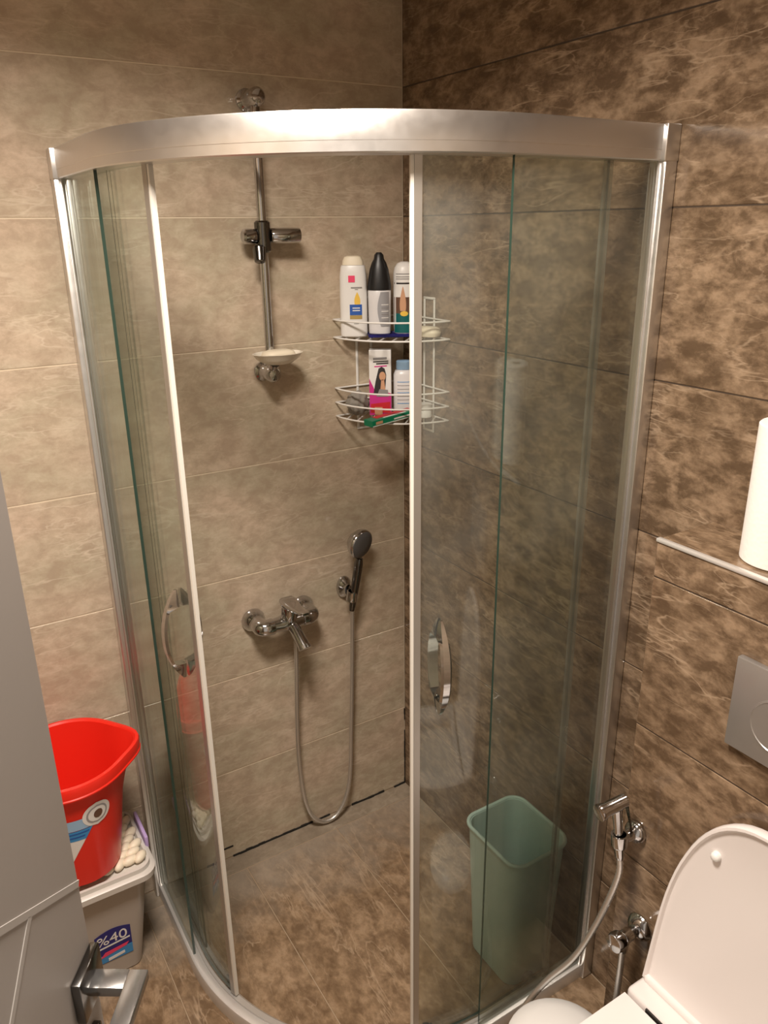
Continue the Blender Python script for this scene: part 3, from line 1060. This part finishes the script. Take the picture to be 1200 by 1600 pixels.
# pink sachet
bm = bmesh.new()
Ms = Matrix.Translation((-0.150, -0.112, ZL)) @ Matrix.Rotation(math.radians(-35), 4, 'Z') @ Matrix.Rotation(math.radians(12), 4, 'X')
add_rings(bm, [[Ms @ Vector((x, y * k, z)) for x, y in ((-0.010, -0.003), (0.010, -0.003), (0.010, 0.003), (-0.010, 0.003))] for z, k in ((0.0, 0.15), (0.008, 1.0), (0.026, 1.0), (0.034, 0.15))])
tag(finish('sachet', bm, 'p_skin', None, 60), 'small pinkish sachet standing before the hair dye carton', 'sachet')
# white pot at the right of the lower shelf
t = thing('cream_jar', 'small white jar at the right end of the lower caddy shelf', 'jar', (-0.038, -0.160, ZL), 0, 'things on the lower caddy shelf')
bm = bmesh.new()
add_lathe(bm, [(0.016, 0), (0.0185, 0.002), (0.0185, 0.020), (0.017, 0.022)], None, 26)
finish('jar_body', bm, 'white_plastic', t, 40)
bm = bmesh.new()
add_lathe(bm, [(0.0195, 0.0215), (0.0205, 0.023), (0.0205, 0.034), (0.018, 0.0365), (0.005, 0.037)], None, 26)
finish('lid', bm, 'white_plastic', t, 40)

# ------------------------------------------------------------------ mint green bin in the shower
def mint_bin():
    t = thing('waste_bin', 'tall mint green plastic bin standing in the shower behind the right door', 'bin', (-0.135, -0.700, 0.0))
    def ring(hx, hy, r, z):
        return [Vector((x, y, z)) for x, y in rrect(hx, hy, r, 6)]
    bm = bmesh.new()
    add_rings(bm, [ring(0.066, 0.078, 0.030, 0.0), ring(0.071, 0.083, 0.032, 0.004), ring(0.085, 0.098, 0.036, 0.388),
                   ring(0.085, 0.098, 0.036, 0.396), ring(0.081, 0.094, 0.033, 0.396), ring(0.067, 0.079, 0.029, 0.008), ring(0.03, 0.04, 0.012, 0.0075)])
    finish('body', bm, 'mint_plastic', t, 40)
    bm = bmesh.new()
    ctr = [Vector((x, y, 0.397)) for x, y in rrect(0.0865, 0.0995, 0.036, 8)]
    rings = []
    n = len(ctr)
    for i in range(n):
        a, b, c = ctr[i - 1], ctr[i], ctr[(i + 1) % n]
        tg = (c - a).normalized()
        ou = Vector((tg.y, -tg.x, 0))
        rings.append([b + ou * (0.0048 * math.cos(w)) + Vector((0, 0, 0.0048 * math.sin(w))) for w in (2 * PI * k / 8 for k in range(8))])
    rings.append(rings[0])
    add_rings(bm, rings, False, False)
    finish('rim', bm, 'mint_plastic', t, 60)
mint_bin()

# ------------------------------------------------------------------ storage box, mat, red bucket
def storage_box():
    LZ = 0.335
    x0, x1, y0, y1 = -1.245, -0.890, -0.275, -0.022
    cx, cy = (x0 + x1) / 2, (y0 + y1) / 2
    hx, hy = (x1 - x0) / 2, (y1 - y0) / 2
    t = thing('storage_box', 'grey plastic storage box with clip lid standing by the shower', 'box', (cx, cy, 0))
    def ring(dx, z, r=0.035):
        return [Vector((x, y, z)) for x, y in rrect(hx - dx, hy - dx, r, 6)]
    bm = bmesh.new()
    add_rings(bm, [ring(0.062, 0.0, 0.02), ring(0.057, 0.004, 0.024), ring(0.022, LZ - 0.045, 0.03), ring(0.016, LZ - 0.044, 0.032), ring(0.014, LZ - 0.026, 0.034)])
    body = finish('body', bm, 'box_plastic', t, 40)
    bm = bmesh.new()
    add_rings(bm, [ring(0.010, LZ - 0.034, 0.034), ring(0.001, LZ - 0.032, 0.038), ring(0.0, LZ - 0.016, 0.038), ring(0.006, LZ - 0.012, 0.036), ring(0.010, LZ - 0.011, 0.034),
                   ring(0.011, LZ, 0.034), ring(0.017, LZ + 0.001, 0.031), ring(0.021, LZ - 0.008, 0.03), ring(0.05, LZ - 0.008, 0.02)])
    finish('lid', bm, 'lid_plastic', t, 30)
    bm = bmesh.new()
    add_box(bm, hx - 0.006, hx + 0.003, -0.035, 0.075, LZ - 0.020, LZ + 0.014, 0.003)
    c = finish('clip', bm, 'lavender', t, 40)
    c['label'] = 'lavender side clip'
    # label on the front wall
    zb0, zb1 = 0.012, LZ - 0.05
    def fy(z):
        k = (z - 0.004) / (LZ - 0.049)
        return -(hy - (0.057 + (0.022 - 0.057) * k)) - 0.0006
    def lab(name, pts, mat, lift, parent):
        b = bmesh.new()
        add_rings(b, [[Vector((x, fy(z) - lift, z)) for x, z in pts], [Vector((x, fy(z) - lift - 0.0004, z)) for x, z in pts]])
        return finish(name, b, mat, parent)
    lx0, lx1 = 0.012, 0.098
    top = [(lx0 + (lx1 - lx0) * (1 - k / 10), 0.160 + 0.012 * math.sin(PI * k / 10)) for k in range(11)]
    L = lab('label_sticker', [(lx0, 0.060), (lx1, 0.060)] + top, 'p_navy', 0.0, body)
    lab('label_band', [(lx0, 0.062), (lx1, 0.062), (lx1, 0.094), (lx0, 0.088)], 'p_cyan', 0.0005, body)
    lab('label_band', [(lx0 + 0.002, 0.112), (lx1 - 0.004, 0.118), (lx1 - 0.004, 0.123), (lx0 + 0.002, 0.117)], 'p_white', 0.0005, body)
    lab('label_band', [(lx0 + 0.006, 0.082), (lx1 - 0.014, 0.094), (lx1 - 0.008, 0.104), (lx0 + 0.02, 0.098)], 'p_pink', 0.0010, body)
    lab('label_band', [(lx0 + 0.026, 0.064), (lx1 - 0.02, 0.070), (lx1 - 0.02, 0.079), (lx0 + 0.026, 0.074)], 'p_white', 0.0010, body)
    cu = bpy.data.curves.new('lettering', 'FONT')
    cu.body = '%40'
    cu.size = 0.044
    cu.extrude = 0.0002
    tmp = bpy.data.objects.new('tmp_text', cu)
    C.objects.link(tmp)
    bpy.context.view_layer.update()
    me = bpy.data.meshes.new_from_object(tmp.evaluated_get(bpy.context.evaluated_depsgraph_get()))
    bpy.data.objects.remove(tmp)
    me.name = 'lettering'
    for v in me.vertices:
        x, z = lx0 + 0.004 + v.co.x, 0.125 + v.co.y
        v.co = Vector((x, fy(z) - 0.0007 - v.co.z, z))
    me.materials.clear()
    me.materials.append(MATS['p_white'])
    link(bpy.data.objects.new('lettering', me), body)
    return LZ, cx, cy
LZ, bcx, bcy = storage_box()

# white chunky mat folded on the lid, under the bucket
bm = bmesh.new()
MATZ = LZ - 0.0075
for i in range(11):
    for j in range(8):
        x = -1.165 + i * 0.0245 + (0.012 if j % 2 else 0)
        y = -0.228 + j * 0.0235
        if x > -0.917:
            continue
        r = bmesh.ops.create_icosphere(bm, subdivisions=2, radius=1.0)
        ang = random.uniform(-0.7, 0.7) + 0.6
        Mx = Matrix.Translation((x, y, MATZ + 0.0115)) @ Matrix.Rotation(ang, 4, 'Z') @ Matrix.Diagonal((0.0205, 0.0118, 0.0115, 1))
        for v in r['verts']:
            v.co = Mx @ v.co
mt = finish('bath_mat', bm, 'soap', None, 80)
tag(mt, 'cream white chunky chenille mat folded under the red bucket', 'mat')
mt['kind'] = 'stuff'

def bucket():
    bx_, by_, z0, z1 = -1.042, -0.178, MATZ + 0.0235, 0.655
    t = thing('bucket', 'bright red plastic bucket with pouring lip standing on the storage box', 'bucket', (bx_, by_, z0))
    Hh = z1 - z0
    n = 56
    def ring(r, z, lip=0.0):
        out = []
        for i in range(n):
            a = 2 * PI * i / n
            k = max(0.0, math.cos(a + 0.10)) ** 14
            rr = r + lip * k
            out.append(Vector((rr * math.cos(a), rr * math.sin(a), z - 0.0 * k)))
        return out
    rb, rt = 0.088, 0.131
    def rad(z):
        return rb + (rt - rb) * z / Hh
    bm = bmesh.new()
    rings = [ring(rb - 0.006, 0.0), ring(rb, 0.004)]
    for k in range(1, 9):
        z = Hh * k / 8
        lip = 0.026 * max(0.0, (z / Hh - 0.62) / 0.38) ** 1.5
        rings.append(ring(rad(z), z - (0.001 if k == 8 else 0), lip))
    for k in range(8, 0, -1):
        z = Hh * k / 8
        lip = 0.026 * max(0.0, (z / Hh - 0.62) / 0.38) ** 1.5
        rings.append(ring(rad(z) - 0.003, z, lip))
    rings += [ring(rb - 0.004, 0.006), ring(0.02, 0.006)]
    add_rings(bm, rings)
    body = finish('body', bm, 'red_plastic', t, 40)
    # rolled rim and the skirt below it
    bm = bmesh.new()
    rg = [ring(rt - 0.003, Hh - 0.001, 0.026), ring(rt + 0.001, Hh + 0.004, 0.026), ring(rt + 0.008, Hh + 0.003, 0.026), ring(rt + 0.010, Hh - 0.003, 0.026), ring(rt + 0.009, Hh - 0.022, 0.025), ring(rt + 0.011, Hh - 0.024, 0.025), ring(rt + 0.011, Hh - 0.027, 0.025), ring(rt + 0.006, Hh - 0.027, 0.024), ring(rt - 0.001, Hh - 0.020, 0.024)]
    rg.append(rg[0])
    add_rings(bm, rg, False, False)
    finish('rim', bm, 'red_plastic', t, 40)
    # stickers on the front wall: polar patches that follow the cone
    def patch(name, a0, a1, zf0, zf1, mat, lift, shape=None, m=14):
        b = bmesh.new()
        g = {}
        for i in range(m + 1):
            for j in range(m + 1):
                fu, fv = i / m, j / m
                if shape:
                    lo, hi = shape(fv)
                    fu = lo + (hi - lo) * fu
                a = a0 + (a1 - a0) * fu
                z = zf0 + (zf1 - zf0) * fv
                rr = rad(z) + lift
                g[i, j] = b.verts.new((rr * math.cos(a), rr * math.sin(a), z))
        for i in range(m):
            for j in range(m):
                b.faces.new((g[i, j], g[i + 1, j], g[i + 1, j + 1], g[i, j + 1]))
        bmesh.ops.solidify(b, geom=b.faces[:], thickness=0.0003)
        return finish(name, b, mat, body, 50)
    dg = math.radians
    # slanted printed banner with a round seal at its upper right; its right side runs down to the left
    A0, A1 = dg(-130), dg(-60)
    def right_edge(z):
        k = z / Hh
        return (dg(-118 + (k - 0.16) / (0.66 - 0.16) * 46) - A0) / (A1 - A0)
    def band(name, k0, k1, mat, lift, wave=0.0, trim=0.0):
        patch(name, A0, A1, Hh * k0, Hh * k1, mat, lift, lambda v: (0.0, max(0.02, right_edge(Hh * (k0 + (k1 - k0) * v)) - trim)))
    band('sticker', 0.18, 0.50, 'p_white', 0.0008)
    band('sticker_band', 0.49, 0.585, 'p_cyan', 0.0011)
    band('sticker_band', 0.520, 0.532, 'p_blue', 0.0015, trim=0.06)
    band('sticker_band', 0.555, 0.565, 'p_blue', 0.0015, trim=0.03)
    band('sticker_band', 0.590, 0.69, 'p_skyblue', 0.0011)
    patch('sticker_text', dg(-116), dg(-108), Hh * 0.405, Hh * 0.425, 'p_red', 0.0014)
    patch('sticker_text', dg(-122), dg(-110), Hh * 0.36, Hh * 0.372, 'p_pink', 0.0014)
    patch('sticker_text', dg(-122), dg(-111), Hh * 0.32, Hh * 0.332, 'p_pink', 0.0014)
    patch('seal', dg(-89), dg(-57), Hh * 0.575, Hh * 0.785, 'p_white', 0.0016, oval_shape)
    patch('seal_ring', dg(-85), dg(-61), Hh * 0.600, Hh * 0.760, 'silver_print', 0.0021, oval_shape)
    patch('seal_ring', dg(-83), dg(-63), Hh * 0.615, Hh * 0.745, 'p_white', 0.0026, oval_shape)
    patch('seal_picture', dg(-77), dg(-67), Hh * 0.640, Hh * 0.720, 'p_brown', 0.0031, oval_shape)
bucket()

# ------------------------------------------------------------------ toilet
TY = -1.335
def d_outline(x_back, x_front, hw, n=26, pw=2.7, straight=0.45):
    """D-shaped plan outline: straight back and sides, rounded nose towards -X"""
    pts = []
    xs = x_back + (x_front - x_back) * straight
    L = abs(x_front - xs)
    pts.append((x_back, hw))
    pts.append((x_back + (xs - x_back) * 0.5, hw))
    for i in range(n + 1):
        a = PI / 2 - PI * i / n
        c, s = math.cos(a), math.sin(a)
        px = xs - L * abs(c) ** (2 / pw)
        py = hw * math.copysign(abs(s) ** (2 / pw), s)
        pts.append((px, py))
    pts.append((x_back + (xs - x_back) * 0.5, -hw))
    pts.append((x_back, -hw))
    return pts

def toilet():
    t = thing('toilet', 'white toilet with raised lid mounted in front of the brown boxed-out wall', 'toilet', (BOX_X, TY, 0))
    def V(x, y, z):
        return Vector((x - BOX_X, y, z))
    bm = bmesh.new()
    specs = [(0.0, -0.16, -0.50, 0.095, 0.6), (0.02, -0.155, -0.51, 0.10, 0.6), (0.15, -0.155, -0.53, 0.110, 0.5), (0.27, -0.155, -0.60, 0.124, 0.45), (0.345, -0.153, -0.645, 0.158, 0.42), (0.39, -0.153, -0.655, 0.175, 0.4), (0.402, -0.153, -0.653, 0.173, 0.4)]
    add_rings(bm, [[V(x, y, z) for x, y in d_outline(xb, xf, hw, straight=st)] for z, xb, xf, hw, st in specs], True, False)
    # rim and inside of the bowl
    inner = [(0.402, -0.285, -0.615, 0.125), (0.392, -0.290, -0.605, 0.118), (0.30, -0.32, -0.57, 0.095), (0.22, -0.37, -0.50, 0.05), (0.20, -0.40, -0.47, 0.03)]
    add_rings(bm, [[V(x, y, 0.402) for x, y in d_outline(-0.153, -0.653, 0.173, straight=0.4)]] + [[V(x, y, z) for x, y in d_outline(xb, xf, hw, straight=0.35)] for z, xb, xf, hw in inner], False, True)
    finish('bowl', bm, 'ceramic', t, 45)
    # seat ring
    so = d_outline(-0.262, -0.655, 0.184, straight=0.38)
    si = d_outline(-0.300, -0.600, 0.118, straight=0.35)
    def sc(o, k, z):
        cxm = -0.45
        return [V(cxm + (x - cxm) * k, y * k, z) for x, y in o]
    bm = bmesh.new()
    add_rings(bm, [sc(si, 1, 0.406), sc(so, 0.985, 0.406), sc(so, 1, 0.411), sc(so, 1, 0.424), sc(so, 0.985, 0.430), sc(si, 1.03, 0.430), sc(si, 1, 0.425), sc(si, 1, 0.406)], False, False)
    finish('seat', bm, 'toilet_plastic', t, 45)
    bm = bmesh.new()
    add_box(bm, -0.258 - BOX_X, -0.205 - BOX_X, -0.184, 0.184, 0.405, 0.437, 0.008)
    hb = finish('hinge_cover', bm, 'toilet_plastic', t, 50)
    finish('hinge_gap_shade', box(-0.2605 - BOX_X, -0.2565 - BOX_X, -0.135, 0.137, 0.420, 0.4318), 'gap_shade', hb)  # near-black strip, stands in for the shade in the gap behind the seat
    # lid, raised and leaning on the wall
    Ll = 0.435
    lean = math.radians(5.0)
    Mh = Matrix.Translation((-0.206 - BOX_X, 0, 0.436)) @ Matrix.Rotation(lean, 4, 'Y')
    def lid_out(k, dz=0.0):
        pts = []
        o = d_outline(0.0, -Ll, 0.184, n=34, pw=2.5, straight=0.28)
        cx0 = -Ll / 2
        for x, y in o:
            xx = cx0 + (x - cx0) * (1 - (1 - k) * 0.9)
            yy = y * k * (1 - 0.07 * min(1, -x / Ll * 1.4))
            pts.append((-xx, yy))            # height above the hinge, sideways
        return pts
    def LR(k, depth):
        return [Mh @ Vector((-depth, y, h)) for h, y in lid_out(k)]
    bm = bmesh.new()
    add_rings(bm, [LR(0.97, -0.012), LR(0.992, -0.009), LR(1.0, -0.002), LR(1.0, 0.008), LR(0.99, 0.012), LR(0.965, 0.012), LR(0.948, 0.006), LR(0.93, 0.0045)])
    lid = finish('lid', bm, 'toilet_plastic', t, 30)
    for h, y in ((0.340, 0.098), (0.340, -0.098)):
        bm = bmesh.new()
        add_lathe(bm, [(0.0085, 0.003), (0.0085, 0.010), (0.0065, 0.014), (0.002, 0.0155)], frame(Mh @ Vector((0, y, h)), Mh.to_3x3() @ Vector((-1, 0, 0))), 18)
        finish('bumper', bm, 'white_plastic', lid, 50)
    finish('hinge_barrel', box(-0.222 - BOX_X, -0.190 - BOX_X, -0.178, 0.178, 0.432, 0.447, bev=0.006), 'toilet_plastic', t, 50)
toilet()

def flush_plate():
    y0, y1, z0, z1 = -1.455, -1.205, 0.976, 1.137
    t = thing('flush_plate', 'flat satin silver flush plate with round buttons above the toilet', 'flush plate', (BOX_X, (y0 + y1) / 2, (z0 + z1) / 2))
    hy, hz = (y1 - y0) / 2, (z1 - z0) / 2
    finish('plate', box(-0.013, -0.0005, -hy, hy, -hz, hz, bev=0.002), 'flush_metal', t, 40)
    for y, r in ((0.045, 0.042), (-0.052, 0.030)):
        bm = bmesh.new()
        add_lathe(bm, [(r + 0.0025, 0.0125), (r + 0.0025, 0.0145), (r, 0.0150), (r - 0.001, 0.0138), (0.005, 0.0138)], frame((0, y, -0.008), (-1, 0, 0)), 36)
        finish('button', bm, 'flush_metal', t, 30)
flush_plate()

def paper_roll():
    t = thing('paper_towel_roll', 'tall white paper towel roll standing on the ledge above the flush plate', 'paper roll', (-0.066, -1.188, BOX_Z + 0.0005))
    bm = bmesh.new()
    add_lathe(bm, [(0.0205, 0.0), (0.056, 0.0), (0.058, 0.002), (0.058, 0.218), (0.056, 0.220), (0.0205, 0.220), (0.0205, 0.0)], None, 44, False, False)
    finish('paper', bm, 'paper', t, 40)
    bm = bmesh.new()
    add_lathe(bm, [(0.0200, 0.001), (0.0200, 0.219), (0.0185, 0.219), (0.0185, 0.001), (0.0200, 0.001)], None, 28, False, False)
    finish('core', bm, 'card', t, 40)
paper_roll()

# ------------------------------------------------------------------ bidet spray, hose and angle valve
def bidet():
    h = thing('bidet_spray_holder', 'chrome wall holder of the bidet spray beside the shower post', 'bracket', (BOX_X, -1.052, 0.672))
    bm = bmesh.new()
    add_lathe(bm, [(0.022, 0.0005), (0.023, 0.005), (0.020, 0.012), (0.012, 0.018), (0.011, 0.036)], frame((0, 0, 0), (-1, 0, 0)), 24)
    finish('wall_rosette', bm, 'chrome', h, 40)
    bm = bmesh.new()
    add_lathe(bm, [(0.0150, -0.012), (0.0160, -0.009), (0.0165, 0.014), (0.0125, 0.014), (0.0115, -0.012), (0.0150, -0.012)], frame((-0.048, 0.0, 0.0), (0.0, 0.10, 1)), 22, False, False)
    finish('cradle', bm, 'chrome', h, 40)
    t = thing('bidet_spray', 'chrome bidet hand spray hanging beside the toilet lid', 'bidet spray', (-0.198, -1.056, 0.640))
    top = Vector((-0.004, 0.016, 0.105))
    bm = bmesh.new()
    add_lathe(bm, [(0.0075, -0.008), (0.0095, 0.0), (0.0100, 0.03), (0.0085, 0.06), (0.0095, 0.09), (0.0115, 0.106)], frame((0, 0, 0), top), 20)
    finish('grip', bm, 'chrome', t, 40)
    bm = bmesh.new()
    add_lathe(bm, [(0.008, 0.0), (0.0125, 0.004), (0.0135, 0.03), (0.0135, 0.052), (0.0160, 0.060), (0.0160, 0.066), (0.012, 0.067)], frame(top + Vector((0.020, -0.004, 0.010)), (-1, 0.10, -0.10)), 24)
    finish('head', bm, 'chrome', t, 40)
    bm = bmesh.new()
    add_rings(bm, [[top + Vector((0.016 + dx, y - 0.010, z + 0.0)) for y, z in ((-0.004, -0.004), (0.004, -0.004), (0.004, 0.004), (-0.004, 0.004))] for dx in (0.0,)] + [[Vector((0.012 + y, -0.012 + 0.0, 0.050 + z)) for y, z in ((-0.003, -0.004), (0.003, -0.004), (0.003, 0.004), (-0.003, 0.004))]])
    finish('trigger', bm, 'chrome_dark', t, 40)
    # angle valve
    v = thing('angle_valve', 'chrome angle valve low on the wall below the bidet spray', 'valve', (BOX_X, -1.088, 0.462))
    bm = bmesh.new()
    add_lathe(bm, [(0.027, 0.0005), (0.028, 0.004), (0.024, 0.012), (0.014, 0.018)], frame((0, 0, 0), (-1, 0, 0)), 26)
    finish('wall_rosette', bm, 'chrome', v, 40)
    bm = bmesh.new()
    add_lathe(bm, [(0.0115, 0.012), (0.0115, 0.030), (0.0135, 0.034), (0.0135, 0.052), (0.010, 0.056)], frame((0, 0, 0), (-1, 0, 0)), 22)
    add_rod(bm, (-0.043, 0, 0.0), (-0.043, 0.004, -0.040), 0.0095, n=18)
    finish('body', bm, 'chrome', v, 40)
    bm = bmesh.new()
    add_lathe(bm, [(0.012, 0.055), (0.0185, 0.058), (0.0195, 0.070), (0.0175, 0.078), (0.006, 0.080)], frame((0, 0, 0), (-1, 0, 0)), 22)
    finish('knob', bm, 'chrome', v, 40)
    pts = [(-0.198, -1.057, 0.634), (-0.199, -1.060, 0.60), (-0.207, -1.052, 0.54), (-0.222, -1.034, 0.45), (-0.248, -1.010, 0.36), (-0.283, -0.976, 0.285), (-0.322, -0.955, 0.21), (-0.355, -0.940, 0.10),
           (-0.345, -0.935, 0.03), (-0.300, -0.935, 0.0085), (-0.235, -0.960, 0.0085), (-0.195, -1.010, 0.018), (-0.188, -1.055, 0.08), (-0.190, -1.078, 0.20), (-0.193, -1.084, 0.34), (-0.193, -1.084, 0.424)]
    bm = bmesh.new()
    add_tube(bm, catmull(pts, 9), 0.0068, 10, rib=0.16)
    tag(finish('bidet_hose', bm, 'hose_metal', None, 60), 'thin ribbed metal hose hanging from the bidet spray to the floor', 'hose')
bidet()

# small white bin between shower and toilet
def small_bin():
    t = thing('pedal_bin', 'small round white bin between the shower and the toilet', 'bin', (-0.345, -1.083, 0.0))
    bm = bmesh.new()
    add_lathe(bm, [(0.085, 0.0), (0.089, 0.003), (0.103, 0.240), (0.103, 0.247), (0.100, 0.247), (0.086, 0.006), (0.02, 0.006)], None, 40)
    finish('body', bm, 'white_plastic', t, 40)
    bm = bmesh.new()
    add_lathe(bm, [(0.1035, 0.2475), (0.106, 0.249), (0.106, 0.258), (0.099, 0.266), (0.072, 0.279), (0.035, 0.286), (0.005, 0.288)], None, 40)
    finish('lid', bm, 'white_plastic', t, 30)
small_bin()

# ------------------------------------------------------------------ the open bathroom door with its lever handle
def bath_door():
    E0 = Vector((-1.137, -1.141, 0))
    d = Vector((0.545, 0.839, 0)).normalized()
    ang = math.atan2(d.y, d.x)
    W = 0.80
    t = thing('door_leaf', 'grey bathroom door standing open at the left edge with pale strips', 'door', E0 - d * W, ang)
    # local x runs from the hinge to the free edge, local -y is the face towards the room
    finish('panel', box(0, W, 0.0, 0.042, 0.008, 2.075, bev=0.0015), 'door_paint', t)
    def pale_line(p, q, w=0.007):
        p, q = Vector(p), Vector(q)
        u = (q - p).normalized()
        n = Vector((-u.y, u.x)) * w / 2
        pts = [p - n, q - n, q + n, p + n]
        bm = bmesh.new()
        add_rings(bm, [[Vector((a.x, 0.0005, a.y)) for a in pts], [Vector((a.x, -0.0008, a.y)) for a in pts]])
        finish('pale_strip', bm, 'door_strip', t)  # thin slanting strip, a little paler than the door paint
    pale_line((W - 0.001, 1.156), (W - 0.45, 1.440))
    pale_line((W - 0.0905, 1.2095), (W - 0.42, 0.870))
    # handle
    hx, hz = W - 0.026, 1.057
    h = finish('door_handle', box(-0.130, 0.0110, -0.064, -0.0445, -0.0120, 0.0, bev=0.001), 'satin_nickel', t, 40, loc=(hx, 0, hz))
    h['label'] = 'square satin nickel lever handle'
    finish('neck', box(-0.0110, 0.0110, -0.0448, -0.009, -0.0120, 0.0, bev=0.0006), 'satin_nickel', h, 40)
    finish('rose', box(-0.026, 0.026, -0.010, -0.0002, -0.032, 0.020, bev=0.0015), 'chrome_dark', h, 40)
    bm = bmesh.new()
    add_lathe(bm, [(0.009, 0.0), (0.009, 0.006), (0.007, 0.007)], frame((hx, 0, hz - 0.075), (0, -1, 0)), 20)
    finish('keyhole_cover', bm, 'chrome_dark', t, 40)
    finish('latch_plate', box(W - 0.0005, W + 0.001, 0.010, 0.032, 0.95, 1.13), 'satin_nickel', t)
    for z in (0.25, 1.85):
        bm = bmesh.new()
        add_rod(bm, (-0.006, -0.004, z), (-0.006, -0.004, z + 0.10), 0.007, n=16)
        finish('hinge', bm, 'satin_nickel', t, 40)
bath_door()
